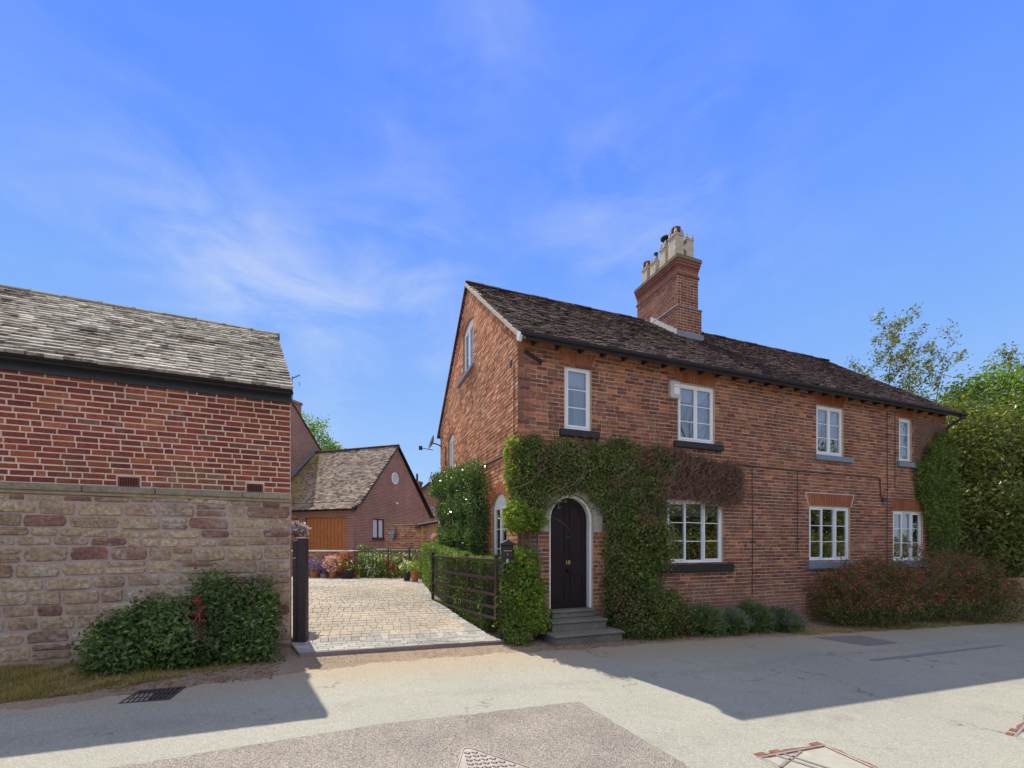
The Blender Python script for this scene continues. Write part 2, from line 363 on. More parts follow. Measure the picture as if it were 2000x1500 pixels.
def asphalt():
    m, t = new_mat('asphalt'); p = pos(t)
    n1 = t.noise(p, .55, 4, .6); n2 = t.noise(p, 4, 6, .7); n3 = t.noise(p, 160, 3, .8); n4 = t.n('ShaderNodeTexVoronoi', Vector=p, Scale=90.0).outputs['Distance']
    c = t.ramp(n1, [(.3, (.345, .34, .28)), (.7, (.415, .40, .32))])
    vv = t.math('SUBTRACT', t.vm('DOT_PRODUCT', p, (float(BX[0]), float(BX[1]), 0)), float(C0 @ BX))
    ss = t.math('SUBTRACT', t.vm('DOT_PRODUCT', p, (float(AX[0]), float(AX[1]), 0)), float(C0 @ AX))
    dust = t.math('MULTIPLY', t.mapr(t.math('ADD', vv, t.math('MULTIPLY', t.noise(p, 3.0, 6, .75), 1.3)), -1.5, -.55), t.mapr(t.noise(p, 12, 5, .75), .3, .6, .35, 1.0))
    c = t.mix(t.mapr(n2, .5, .75, 0, .35), c, (.37, .34, .28))
    c = t.mix(t.mapr(t.noise(t.n('ShaderNodeMapping', Vector=p, Rotation=(0, 0, -ANG), Scale=(.6, 5, 1)).outputs[0], 1.4, 5, .7), .6, .72, 0, .4), c, (.20, .205, .185))
    for (v0, wd_, am) in ((-2.55, .22, .16), (-4.25, .28, .14), (-5.7, .25, .12)):
        tr = t.math('MULTIPLY', t.math('MULTIPLY', t.mapr(t.math('ABSOLUTE', t.math('ADD', t.math('SUBTRACT', vv, v0), t.math('MULTIPLY', t.math('SUBTRACT', t.noise(p, .5, 2), .5), .5))), wd_, 0.02), t.mapr(t.noise(p, 5, 5, .7), .35, .6)), am * 2.2)
        c = t.mix(tr, c, (.25, .245, .21))
    bl = t.math('MULTIPLY', t.mapr(t.noise(p, 1.1, 7, .78), .54, .66), .38); c = t.mix(bl, c, (.23, .225, .19))
    pt = t.math('MULTIPLY', t.mapr(t.noise(p, 2.6, 6, .8), .62, .68), .4); c = t.mix(pt, c, (.46, .42, .33))
    c = t.mix(dust, c, (.42, .33, .225))
    ck = t.n('ShaderNodeTexVoronoi', {'feature': 'DISTANCE_TO_EDGE'}, Vector=t.vm('ADD', p, t.vm('SCALE', t.n('ShaderNodeTexNoise', Vector=p, Scale=2.2, Detail=5.0).outputs[1], 0)), Scale=.45)
    crk = t.math('MULTIPLY', t.mapr(ck.outputs['Distance'], .0, .008, 1, 0), t.mapr(t.noise(p, .8, 3), .52, .6, 0, .8))
    c = t.mix(crk, c, (.10, .095, .08))
    c = t.vm('SCALE', c, 0); t.put(c.node.inputs[3], t.math('MULTIPLY', t.math('MULTIPLY', t.mapr(n3, .3, .7, .6, 1.4), t.mapr(t.noise(p, 48, 3, .8), .3, .7, .82, 1.18)), t.mapr(n4, .1, .6, 1.12, .86)))
    return finish(m, t, c, .85, t.math('ADD', n3, n4), .6, .004, spec=.2)
M_asph = asphalt()
def speckle(name, a, b, c3, sc=75):
    m, t = new_mat(name); p = pos(t)
    v = t.n('ShaderNodeTexVoronoi', Vector=p, Scale=float(sc)); n = t.noise(p, 2.0, 4)
    rc = t.n('ShaderNodeSeparateColor', i0=v.outputs['Color']).outputs[0]
    c = t.ramp(rc, [(0, c3), (.2, a), (.7, b), (1, tuple(min(1, x * 1.35) for x in b))])
    c = t.mix(t.mapr(v.outputs['Distance'], .45, .75, 0, .75), c, tuple(x * .35 for x in a))
    c = t.vm('SCALE', c, 0); t.put(c.node.inputs[3], t.mapr(n, .3, .7, .85, 1.15))
    return finish(m, t, c, .9, t.math('SUBTRACT', 1.0, v.outputs['Distance']), .8, .006, spec=.2)
M_patch = speckle('coarse_chippings', (.29, .255, .215), (.37, .33, .275), (.16, .14, .12), 120)
def dirt():
    m, t = new_mat('dirt_and_grit'); p = pos(t)
    n1 = t.noise(p, .9, 5, .65); n2 = t.noise(p, 9, 6, .75); v = t.n('ShaderNodeTexVoronoi', Vector=p, Scale=45.0)
    c = t.ramp(n1, [(.3, (.24, .175, .125)), (.7, (.38, .29, .20))])
    c = t.mix(t.mapr(n2, .5, .7, 0, .6), c, (.17, .125, .095))
    rc = t.n('ShaderNodeSeparateColor', i0=v.outputs['Color']).outputs[0]
    c = t.mix(t.math('MULTIPLY', t.mapr(rc, .8, .86), t.mapr(v.outputs['Distance'], .4, .3)), c, (.50, .45, .38))
    return finish(m, t, c, .95, t.math('ADD', n2, t.math('MULTIPLY', v.outputs['Distance'], -.6)), .9, .02, spec=.1)
M_dirt = dirt()
M_darkasph = simple('dark_asphalt', (0.208, 0.192, 0.184), .85, .25, 60)
M_tar = simple('tar_strip', (0.221, 0.215, 0.202), .8, .3, 40)

G = lambda *c: c
M_laurel = leaf_mat('laurel_leaf', [(0, G(0.063, 0.107, 0.034)), (.5, G(0.109, 0.176, 0.046)), (.85, G(0.182, 0.252, 0.069)), (1, G(0.274, 0.340, 0.092))], .25, .32)
M_creep = leaf_mat('creeper_leaf', [(0, G(0.075, 0.101, 0.031)), (.5, G(0.128, 0.162, 0.044)), (.85, G(0.195, 0.243, 0.061)), (1, G(0.330, 0.405, 0.077))], .3, .5, tint=((0.255, 0.149, 0.083), 1.7, .53, .70))
M_creepd = leaf_mat('dead_creeper_leaf', [(0, G(0.126, 0.072, 0.052)), (.5, G(0.238, 0.124, 0.081)), (.85, G(0.308, 0.143, 0.098)), (1, G(0.210, 0.234, 0.081))], .15, .7)
M_lime = leaf_mat('lime_climber_leaf', [(0, G(0.121, 0.200, 0.035)), (.5, G(0.203, 0.300, 0.045)), (.9, G(0.338, 0.425, 0.060)), (1, G(0.513, 0.275, 0.060))], .42, .45)
M_hedge = leaf_mat('privet_leaf', [(0, G(0.092, 0.154, 0.027)), (.5, G(0.149, 0.231, 0.041)), (1, G(0.253, 0.352, 0.072))], .3, .4)
M_rose = leaf_mat('rose_leaf', [(0, G(0.056, 0.108, 0.036)), (.5, G(0.098, 0.189, 0.048)), (.95, G(0.182, 0.297, 0.084)), (1, G(0.420, 0.216, 0.096))], .25, .22)
M_ivy = leaf_mat('ivy_leaf', [(0, G(0.079, 0.118, 0.026)), (.5, G(0.134, 0.197, 0.036)), (1, G(0.247, 0.301, 0.053))], .25, .4)
M_tree = leaf_mat('dark_tree_leaf', [(0, G(0.094, 0.115, 0.027)), (.5, G(0.156, 0.180, 0.045)), (.9, G(0.234, 0.258, 0.063)), (1, G(0.468, 0.412, 0.144))], .35, .35)
M_treel = leaf_mat('bright_tree_leaf', [(0, G(.10, .17, .03)), (.5, G(.17, .27, .04)), (1, G(.28, .38, .07))], .5, .4)
M_sap = leaf_mat('sapling_leaf', [(0, G(.10, .12, .035)), (.5, G(.17, .19, .05)), (1, G(.24, .24, .07))], .4, .4)
M_fuch = leaf_mat('fuchsia_leaf', [(0, G(0.085, 0.100, 0.033)), (.5, G(0.140, 0.154, 0.050)), (1, G(0.225, 0.231, 0.066))], .3, .5)
M_redfl = leaf_mat('red_flower', [(0, G(.42, .04, .06)), (1, G(.65, .09, .12))], .3, .5, (.8, 1.2))
M_pink = leaf_mat('pink_flower', [(0, G(.65, .2, .35)), (.6, G(.75, .4, .5)), (1, G(.8, .7, .7))], .35, .5, (.9, 1.1))
M_lilac = leaf_mat('lilac_flower', [(0, G(.35, .25, .6)), (1, G(.75, .6, .85))], .35, .5, (.9, 1.1))
M_purple = leaf_mat('purple_flower', [(0, G(.14, .08, .38)), (1, G(.25, .15, .5))], .3, .5, (.9, 1.1))
M_whitefl = leaf_mat('white_flower', [(0, G(.7, .7, .6)), (1, G(.85, .85, .8))], .3, .5, (.9, 1.1))
M_salmon = leaf_mat('salmon_leaf', [(0, G(.4, .14, .07)), (1, G(.6, .28, .15))], .3, .5, (.9, 1.1))
M_lavl = leaf_mat('lavender_leaf', [(0, G(0.118, 0.179, 0.066)), (.6, G(0.202, 0.260, 0.099)), (1, G(0.269, 0.325, 0.132))], .3, .6)
M_grass = leaf_mat('dry_grass_blade', [(0, G(0.211, 0.202, 0.055)), (.5, G(0.357, 0.288, 0.088)), (1, G(0.585, 0.418, 0.165))], .3, .6)
M_far = leaf_mat('lane_hedge_leaf', [(0, G(.14, .16, .03)), (.5, G(.24, .25, .05)), (1, G(.36, .34, .08))], .3, .5)
M_fallen = leaf_mat('fallen_leaf', [(0, G(.20, .10, .04)), (1, G(.35, .22, .09))], .1, .7)

# ------------------------------------------------------------------ brick laying
def proj(p):
    if p[1] < .3: return None
    return (1000 + 850 * p[0] / p[1], 1063 - 850 * (p[2] - EYE) / p[1])
def piece_mesh(name, mat, jit=.0, seed=0, inset=(.012, .045), n=1):
    """unit brick: x,z in +-.5, y 0 (in the wall) to -1 (face)"""
    r = random.Random(seed); V = []; 
    def ring(y, ix, iz, j):
        for sx, sz in ((-1, -1), (1, -1), (1, 1), (-1, 1)):
            V.append((sx * (.5 - ix) + r.uniform(-j, j) * .3, y, sz * (.5 - iz) + r.uniform(-j, j)))
    ring(0, 0, 0, 0); ring(-.7, 0, 0, jit); ring(-1, inset[0], inset[1], jit)
    F = []
    for k in (0, 1):
        for i in range(4): F.append((k * 4 + i, k * 4 + (i + 1) % 4, k * 4 + 4 + (i + 1) % 4, k * 4 + 4 + i))
    F.append((8, 9, 10, 11))
    m = bpy.data.meshes.new(name); m.from_pydata(V, [], F); m.update(); m.materials.append(mat); return m
def stone_mesh(name, mat, seed, w=1.0, h=1.0):
    """rounded irregular unit stone: x,z in +-.5, y 0 to -1; 12-gon outline"""
    r = random.Random(seed); V = []; n = 12; out = []
    for k in range(n):
        a = 2 * math.pi * (k + .5) / n; c, s_ = math.cos(a), math.sin(a)
        e = 9.0; rr = (abs(c) ** e + abs(s_) ** e) ** (-1 / e) * .5 * r.uniform(.93, 1.03)
        out.append((max(-.5, min(.5, c * rr)), max(-.5, min(.5, s_ * rr))))
    for (sc, y) in ((1, 0), (1, -.45), (.93, -.8)):
        for (x, z) in out: V.append((x * sc, y + (r.uniform(-.1, .1) if y < 0 else 0), z * (sc - (.06 if y < -.5 else 0))))
    V.append((r.uniform(-.1, .1), -1.0, r.uniform(-.1, .1)))
    for (x, z) in out: pass
    F = []
    for k in range(2):
        for i in range(n): F.append((k * n + i, k * n + (i + 1) % n, (k + 1) * n + (i + 1) % n, (k + 1) * n + i))
    for i in range(n): F.append((2 * n + i, 2 * n + (i + 1) % n, 3 * n))
    m = bpy.data.meshes.new(name); m.from_pydata(V, [], F); m.update(); m.materials.append(mat); return m

def lay(x0, x1, z0, z1, openings=(), outline=None, course=.077, L=.235, joint=.011, headers=.18, seed=1, wob=.002):
    """returns brick rectangles (xc, zc, w, h)"""
    r = random.Random(seed); out = []; z = z0; k = 0
    while z < z1 - .03:
        h = course - joint; zm = z + course / 2
        a0, a1 = (x0, x1) if outline is None else outline(zm)
        spans = [(a0, a1)] if a1 - a0 > .1 else []
        for op in openings:
            q = op(zm)
            if not q: continue
            ns = []
            for (a, b) in spans:
                if q[1] <= a or q[0] >= b: ns.append((a, b))
                else:
                    if q[0] - a > .03: ns.append((a, q[0]))
                    if b - q[1] > .03: ns.append((q[1], b))
            spans = ns
        for (a, b) in spans:
            x = a + (0 if k % 2 else 0)
            first = True
            while x < b - .02:
                w = L if r.random() > headers else L / 2
                if first and k % 2 and abs(a - a0) < 1e-6: w = L / 2
                if first and abs(a - a0) > 1e-6: w = L * r.choice((.3, .5, .75, 1))
                w *= r.uniform(.96, 1.04); first = False
                if b - (x + w) < .07: w = b - x
                out.append((x + w / 2, zm + r.uniform(-wob, wob), w - joint * r.uniform(.8, 1.25), h * r.uniform(.93, 1.03)))
                x += w
        z += course; k += 1
    return out

def boxes_mesh(name, items, mat, prot=.008, inset=.003, seed=0, tilt=.0012):
    """many bricks in one mesh: items (xc,zc,w,h), faces towards -y"""
    if not items: return None
    A = np.array([i[:4] for i in items]); n = len(A); r = np.random.default_rng(seed)
    sx = np.array([-1, 1, 1, -1]) * .5; sz = np.array([-1, -1, 1, 1]) * .5
    V = np.zeros((n, 8, 3)); 
    V[:, 0:4, 0] = A[:, 0:1] + A[:, 2:3] * sx; V[:, 0:4, 2] = A[:, 1:2] + A[:, 3:4] * sz; V[:, 0:4, 1] = .012
    V[:, 4:8, 0] = A[:, 0:1] + (A[:, 2:3] - 2 * inset) * sx; V[:, 4:8, 2] = A[:, 1:2] + (A[:, 3:4] - 2 * inset) * sz
    pr = prot * r.uniform(.5, 1.5, (n, 1)); V[:, 4:8, 1] = -pr + r.uniform(-tilt, tilt, (n, 4))
    V[:, 4:8, 0] += r.uniform(-.002, .002, (n, 4)); V[:, 4:8, 2] += r.uniform(-.0015, .0015, (n, 4))
    base = np.array([[0, 1, 5, 4], [1, 2, 6, 5], [2, 3, 7, 6], [3, 0, 4, 7], [4, 5, 6, 7]])
    F = (base[None] + (np.arange(n) * 8)[:, None, None]).reshape(-1, 4)
    return fast_mesh(name, V, F, mat)

def pick(walls, limit=300):
    """walls: list of dict(items, Mw, hide). Returns per wall the set of item indexes that show largest."""
    sc = []
    for wi, w in enumerate(walls):
        M = w['Mw']; nrm = (M.to_3x3() @ Vector((0, -1, 0))).normalized()
        for i, it in enumerate(w['items']):
            p = M @ Vector((it[0], 0, it[1])); q = proj(p)
            if q is None or not (5 < q[0] < 1995 and 5 < q[1] < 1495): continue
            if w.get('hide') and w['hide'](it[0], it[1]): continue
            d = Vector((0, 0, EYE)) - p; c = max(0, d.normalized().dot(nrm))
            sc.append((it[2] * it[3] * c / d.length_squared, wi, i))
    sc.sort(reverse=True); res = [set() for _ in walls]
    for s_, wi, i in sc[:limit]: res[wi].add(i)
    return res
def place_bricks(wall_obj, w, chosen, mat, name='brick', prot=.008, seed=0, variants=None, depth=.02):
    if variants is None: variants = [piece_mesh(name, mat, .02, seed * 10 + k) for k in range(5)]
    r = random.Random(seed + 5)
    for i in sorted(chosen):
        x, z, a, h = w['items'][i][:4]
        o = bpy.data.objects.new(name, r.choice(variants)); COL.objects.link(o); o.parent = wall_obj
        pr = prot * r.uniform(.6, 1.5)
        o.location = (x, .012, z); o.scale = (a * r.choice((1, -1)), .012 + pr, h); o.rotation_euler = (r.uniform(-.02, .02), r.uniform(-.008, .008), r.uniform(-.004, .004))
    rest = [it for i, it in enumerate(w['items']) if i not in chosen]
    if rest:
        mobj('small_' + name + 's', boxes_mesh('small_' + name + 's', rest, mat, prot, seed=seed), wall_obj, None, 'stuff')

def panel(outer, holes, back=.25, reveal=None):
    """wall face in the xz plane at y=.0, thickness back, with holes whose reveals run back"""
    mb = MB(); polys = [[Vector((p[0], p[1], 0)) for p in outer]] + [[Vector((p[0], p[1], 0)) for p in h] for h in holes]
    flat = [p for q in polys for p in q]; tri = tessellate_polygon(polys)
    mb.add([(p.x, 0, p.y) for p in flat], [tuple(t) for t in tri])
    mb.add([(p.x, back, p.y) for p in flat], [tuple(t) for t in tri])
    for q in polys:
        n = len(q)
        mb.add([(p.x, 0, p.y) for p in q] + [(p.x, back, p.y) for p in q], [(i, (i + 1) % n, (i + 1) % n + n, i + n) for i in range(n)])
    return mb
def rect_hole(a, b, c, d): return [(a, c), (b, c), (b, d), (a, d)]
def arch_hole(a, b, c, spring, rise, n=10):
    cx = (a + b) / 2; hw = (b - a) / 2; rr = (hw * hw + rise * rise) / (2 * rise); cz = spring + rise - rr
    t0 = math.asin(min(1, hw / rr))
    if rise > hw * .99: t0 = math.pi / 2; rr = hw; cz = spring
    arc = [(cx + rr * math.sin(t), cz + rr * math.cos(t)) for t in np.linspace(t0, -t0, n)]
    return [(a, c), (b, c)] + arc
def op_rect(a, b, c, d, m=.0): return lambda z: (a - m, b + m) if c - m < z < d + m else None
def op_poly(poly):
    def f(z):
        xs = []
        n = len(poly)
        for i in range(n):
            (x0, z0), (x1, z1) = poly[i], poly[(i + 1) % n]
            if (z0 - z) * (z1 - z) < 0: xs.append(x0 + (x1 - x0) * (z - z0) / (z1 - z0))
        return (min(xs), max(xs)) if len(xs) >= 2 else None
    return f

# ------------------------------------------------------------------ foliage
def lump(p, s=1.0, ph=0.0):
    return (np.sin(p[:, 0] * 2.1 * s + ph) + np.sin(p[:, 1] * 2.7 * s + 1.3 + ph) + np.sin(p[:, 2] * 2.4 * s + 2.1 * ph) + np.sin((p[:, 0] + p[:, 2]) * 4.3 * s + ph) * .6 + np.sin((p[:, 1] - p[:, 0]) * 5.1 * s + .7) * .5) / 4.1
def leaf_obj(name, P, Nn, size, mat, parent=None, kind=None, aspect=.5, szvar=.55, flat=.6, seed=0, M=None):
    """diamond leaves with a fold, at points P, facing about Nn"""
    r = np.random.default_rng(seed); n = len(P)
    Nn = Nn / (np.linalg.norm(Nn, axis=1, keepdims=True) + 1e-9)
    N2 = Nn * flat + r.normal(0, .5, (n, 3)); N2 /= np.linalg.norm(N2, axis=1, keepdims=True)
    T = r.normal(0, 1, (n, 3)); T -= (T * N2).sum(1, keepdims=True) * N2; T /= np.linalg.norm(T, axis=1, keepdims=True)
    B = np.cross(N2, T); s_ = (size * r.uniform(1 - szvar, 1 + szvar, (n, 1)))
    V = np.zeros((n, 4, 3)); V[:, 0] = P - T * s_ * .5
    V[:, 1] = P + B * s_ * aspect * .5 + N2 * s_ * .1 ; V[:, 3] = P - B * s_ * aspect * .5 + N2 * s_ * .1
    V[:, 2] = P + T * s_ * .5 - N2 * s_ * .08
    F = (np.array([[0, 1, 2], [0, 2, 3]])[None] + (np.arange(n) * 4)[:, None, None]).reshape(-1, 3)
    return mobj(name, fast_mesh(name, V, F, mat), parent, M, kind or ('stuff' if parent is not None else None))
def blob_points(ells, n, per=14, sig=.09, shell=(.72, 1.04), seed=0, lumps=.14, ls=1.0, zmin=None, squash=1.0):
    """clumped points over a union of ellipsoids"""
    r = np.random.default_rng(seed); vol = np.array([e[1][0] * e[1][1] + e[1][1] * e[1][2] + e[1][0] * e[1][2] for e in ells]); vol = vol / vol.sum()
    nc = max(1, n // per); idx = r.choice(len(ells), nc, p=vol)
    Cc = np.array([ells[i][0] for i in idx], float); Rr = np.array([ells[i][1] for i in idx], float)
    d = r.normal(0, 1, (nc, 3)); d /= np.linalg.norm(d, axis=1, keepdims=True)
    k = r.uniform(shell[0], shell[1], (nc, 1))
    p0 = Cc + d * Rr; k = k * (1 + lumps * lump(p0 * ls, 1.6, seed)[:, None] * 1.6)
    pc = Cc + d * Rr * k
    keep = np.ones(nc, bool)
    for (c, rr) in ells:      # drop those deep inside another ellipsoid
        q = ((pc - np.array(c)) / np.array(rr)); keep &= (np.linalg.norm(q, axis=1) > .62)
    pc = pc[keep]; d = (d / Rr)[keep]; d /= np.linalg.norm(d, axis=1, keepdims=True)
    P = np.repeat(pc, per, axis=0); D = np.repeat(d, per, axis=0)
    P = P + r.normal(0, 1, P.shape) * sig * np.array([1, 1, squash])
    if zmin is not None:
        if callable(zmin): ok = P[:, 2] > zmin(P[:, 0], P[:, 1]) + .01
        else: ok = P[:, 2] > zmin
        P = P[ok]; D = D[ok]
    D = D + np.array([0, 0, .35]); return P, D
def grow(bx, start, dirv, length, r0, depth, rr, spread=.5, segs=4, up=.12, tips=None):
    p = Vector(start); d = Vector(dirv).normalized(); pts = [p.copy()]; rs = [r0]
    for i in range(segs):
        d = (d + Vector((rr.gauss(0, .12), rr.gauss(0, .12), rr.gauss(0, .08) + up * .3))).normalized()
        p = p + d * (length / segs); pts.append(p.copy()); rs.append(r0 * (1 - .6 * (i + 1) / segs))
        if depth > 0 and i >= 1:
            for _ in range(1 if i < segs - 1 else 2):
                a = rr.uniform(0, 6.28); side = Vector((math.cos(a), math.sin(a), rr.uniform(0, .6))) * spread
                grow(bx, p, d + side * 1.6, length * rr.uniform(.5, .75), rs[-1] * .7, depth - 1, rr, spread, segs, up, tips)
    bx.tube(pts, rs, 5 if r0 > .03 else 3, cap=False)
    if tips is not None and depth <= 1: tips += pts[1:]

# ================================================================== SETTING: ground, road, drive
def sheet(name, smin, smax, vmin, vmax, ns, nv, mat, dz=0.0, kind='structure', rag=None):
    S = np.linspace(smin, smax, ns); V_ = np.linspace(vmin, vmax, nv); SS, VV = np.meshgrid(S, V_)
    if rag is not None: VV = rag(SS, VV)
    X = C0[0] + SS * AX[0] + VV * BX[0]; Y = C0[1] + SS * AX[1] + VV * BX[1]; Z = gz_sv(SS, VV) + dz
    V = np.stack([X, Y, Z], -1).reshape(-1, 3)
    i = np.arange(nv - 1)[:, None] * ns + np.arange(ns - 1)[None]
    F = np.stack([i, i + 1, i + ns + 1, i + ns], -1).reshape(-1, 4)
    return tag(mobj(name, fast_mesh(name, V, F, mat, True)), kind=kind)
def ground():
    def axis(a, b, dense, lo, hi, n): 
        return np.unique(np.concatenate([np.linspace(a, lo, 8), np.arange(lo, hi, dense), np.linspace(hi, b, 10)]))
    S = axis(-900, 900, .25, -12, 20, 0); V_ = axis(-900, 1200, .25, -10, 14, 0)
    SS, VV = np.meshgrid(S, V_); X = C0[0] + SS * AX[0] + VV * BX[0]; Y = C0[1] + SS * AX[1] + VV * BX[1]
    Z = gz_sv(SS, VV)
    ns = len(S); i = np.arange(len(V_) - 1)[:, None] * ns + np.arange(ns - 1)[None]
    F = np.stack([i, i + 1, i + ns + 1, i + ns], -1).reshape(-1, 4)
    tag(mobj('ground', fast_mesh('ground', np.stack([X, Y, Z], -1).reshape(-1, 3), F, M_dirt, True)), kind='structure')
ground()
EDGE_S = [-60, -9, -5.6, -3.9, -2.5, -.6, .4, 2.0, 3.6, 4.7, 8, 13.4, 60]
EDGE_V = [-2.0, -1.95, -1.72, -1.3, -.98, -.92, -1.02, -1.0, -1.02, -1.15, -1.3, -1.42, -1.5]
def road_rag(S, V):
    e = np.interp(S, EDGE_S, EDGE_V) + .035 * np.sin(S * 7) + .025 * np.sin(S * 17 + 1) + .015 * np.sin(S * 41) + .01 * np.sin(S * 83)
    t = (V + 8.4) / 8.4      # 0 at near edge, 1 at far edge
    return -8.4 + t * (e + 8.4)
sheet('road', -60, 60, -8.4, 0, 2401, 24, M_asph, .006, rag=road_rag)
def poly_sheet(name, pts, mat, dz, kind='structure', jag=0.0, parent=None):
    r = random.Random(5); q = []
    for i, (a, b) in enumerate(pts):
        c, d = pts[(i + 1) % len(pts)]; L = math.hypot(c - a, d - b); n = max(1, int(L / .06)) if jag else 1
        for k in range(n): t = k / n; q.append((a + (c - a) * t + r.gauss(0, jag), b + (d - b) * t + r.gauss(0, jag)))
    tri = tessellate_polygon([[Vector((x, y, 0)) for x, y in q]])
    V = [P3(s, v, dz) for s, v in q]
    m = bpy.data.meshes.new(name); m.from_pydata(V, [], [tuple(t) for t in tri]); m.update(); m.materials.append(mat)
    return tag(mobj(name, m, parent), kind=kind)
poly_sheet('patch_joint', [(-9, -3.73), (-6, -3.48), (-4.34, -3.34), (-2.54, -3.14), (-.54, -3.17), (-.44, -4.65), (-.40, -8.2), (-9, -8.2)][::-1], M_darkasph, .0085, jag=.010)
poly_sheet('road_patch', [(-9, -3.75), (-6, -3.5), (-4.34, -3.36), (-2.54, -3.16), (-.56, -3.19), (-.46, -4.65), (-.42, -8.2), (-9, -8.2)][::-1], M_patch, .0125, jag=.013)
poly_sheet('dark_road_patch', [(5.65, -1.38), (5.85, -2.2), (6.75, -2.22), (6.85, -1.5)], M_darkasph, .010, jag=.004)
poly_sheet('tar_streak', [(4.7, -2.94), (5.6, -2.98), (8.6, -2.92), (8.55, -2.86), (5.6, -2.86), (4.75, -2.86)], M_tar, .010, jag=.006)

def driveway():
    poly = [(-3.52, -.36), (-.40, -.30), (-.62, .5), (-1.06, 2.7), (-.78, 5), (-.5, 8), (-.42, 9.1), (-4.5, 10.4), (-5.8, 10.4), (-3.68, .22)]
    root = poly_sheet('driveway', [(-3.52, -.36), (-.40, -.30), (-.40, 9.1), (-4.5, 10.4), (-5.8, 10.4), (-3.68, .22)], M_sand, 0)
    # bedding as a grid that follows the slope
    bpy.data.objects.remove(root)
    S = np.linspace(0, 1, 14); V_ = np.linspace(-.34, 10.3, 60); VV = np.repeat(V_[:, None], 14, 1)
    lo = np.interp(V_, [-.34, .22, 10.4], [-3.5, -3.68, -5.8]); hi = np.interp(V_, [-.34, .5, 2.7, 5, 8, 10.4], [-.42, -.60, -1.02, -.74, -.45, -.3])
    SS = lo[:, None] + (hi - lo)[:, None] * S; X = C0[0] + SS * AX[0] + VV * BX[0]; Y = C0[1] + SS * AX[1] + VV * BX[1]
    Z = gz_sv(SS, VV) + .045; i = np.arange(59)[:, None] * 14 + np.arange(13)[None]
    root = tag(mobj('driveway', fast_mesh('driveway', np.stack([X, Y, Z], -1).reshape(-1, 3), np.stack([i, i + 1, i + 15, i + 14], -1).reshape(-1, 4), M_sand)), kind='structure')
    r = random.Random(3); items = []
    v = -.335; row = 0
    while v < 10.2:
        if v < .02: dv, wch, mt = .115, (.22,), 1
        elif v < .2: dv, wch, mt = .20, (.115,), 1
        else: dv, wch, mt = .15, (.10, .13, .16, .16, .19), 0
        vm = v + dv / 2; a = np.interp(vm, [-.34, .22, 10.4], [-3.5, -3.66, -5.8]); b = np.interp(vm, [-.34, .5, 2.7, 5, 8, 10.4], [-.42, -.60, -1.02, -.74, -.45, -.3])
        s = a - r.uniform(0, .2)
        while s < b:
            w = r.choice(wch); s1 = max(s, a); s2 = min(s + w, b)
            edge = 1 if (b - s2 < .16 and v > .2) else mt
            if s2 - s1 > .03: items.append(((s1 + s2) / 2, vm, s2 - s1 - .006, dv - .006, edge))
            s += w
        v += dv; row += 1
    mm = {}
    for mt, mat in ((0, M_paver), (1, M_gpaver)):
        for k in range(3):
            q = MB(); j = [random.Random(k * 7 + mt).uniform(-.02, .02) for _ in range(8)]
            b0 = [(-.5, -.5, 0), (.5, -.5, 0), (.5, .5, 0), (-.5, .5, 0)]; b1 = [(x * .99, y * .99, .75) for x, y, z in b0]
            b2 = [(x * .93 + j[i], y * .92 + j[i + 4], 1) for i, (x, y, z) in enumerate(b0)]
            q.add(b0 + b1 + b2, [(k2 * 4 + i, k2 * 4 + (i + 1) % 4, k2 * 4 + 4 + (i + 1) % 4, k2 * 4 + 4 + i) for k2 in (0, 1) for i in range(4)] + [(8, 9, 10, 11)])
            mm[mt, k] = q.mesh('paver', mat)
    items.sort(key=lambda t: t[1] * 1.0 + 0 * t[0])
    tz = lambda s, vv: math.atan((float(gz_sv(s, vv + .1)) - float(gz_sv(s, vv - .1))) / .2)
    for it in items[:300]:
        o = bpy.data.objects.new('paver', mm[it[4], r.randrange(3)]); COL.objects.link(o); o.parent = root
        o.location = P3(it[0], it[1], .042); o.scale = (it[2] + .003, it[3] + .003, .026 + r.uniform(-.002, .003))
        o.rotation_euler = (tz(it[0], it[1]), .022, ANG + r.uniform(-.01, .01))
    for mt, mat, nm in ((0, M_paver, 'small_pavers'), (1, M_gpaver, 'small_edge_pavers')):
        V = []; F = []
        for it in items[300:]:
            if it[4] != mt: continue
            s, vv, w, h = it[:4]; n = len(V); dz = .07 + r.uniform(-.003, .003)
            for (e, z, k) in ((1, .04, 0), (.95, dz, 0)):
                for sx, sv in ((-1, -1), (1, -1), (1, 1), (-1, 1)): V.append(P3(s + sx * w / 2 * e, vv + sv * h / 2 * e, z + r.uniform(-.001, .001)))
            F += [(n + i, n + (i + 1) % 4, n + 4 + (i + 1) % 4, n + 4 + i) for i in range(4)] + [(n + 4, n + 5, n + 6, n + 7)]
        mobj(nm, fast_mesh(nm, V, F, mat), root, None, 'stuff')
    mb = MB(); a = P3(-3.5, -.375); b = P3(-.38, -.32); d = np.array([b[0] - a[0], b[1] - a[1]]); L = np.hypot(*d); d /= L; nn = np.array([-d[1], d[0]]) * .045
    mb.add([(a[0], a[1], a[2] - .1), (b[0], b[1], b[2] - .1), (b[0] + nn[0], b[1] + nn[1], b[2] - .1), (a[0] + nn[0], a[1] + nn[1], a[2] - .1), (a[0], a[1], a[2] + .062), (b[0], b[1], b[2] + .062), (b[0] + nn[0], b[1] + nn[1], b[2] + .066), (a[0] + nn[0], a[1] + nn[1], a[2] + .066)],
           [(0, 1, 5, 4), (1, 2, 6, 5), (2, 3, 7, 6), (3, 0, 4, 7), (4, 5, 6, 7)])
    mb.obj('kerb_edge', M_kerb, root)
driveway()

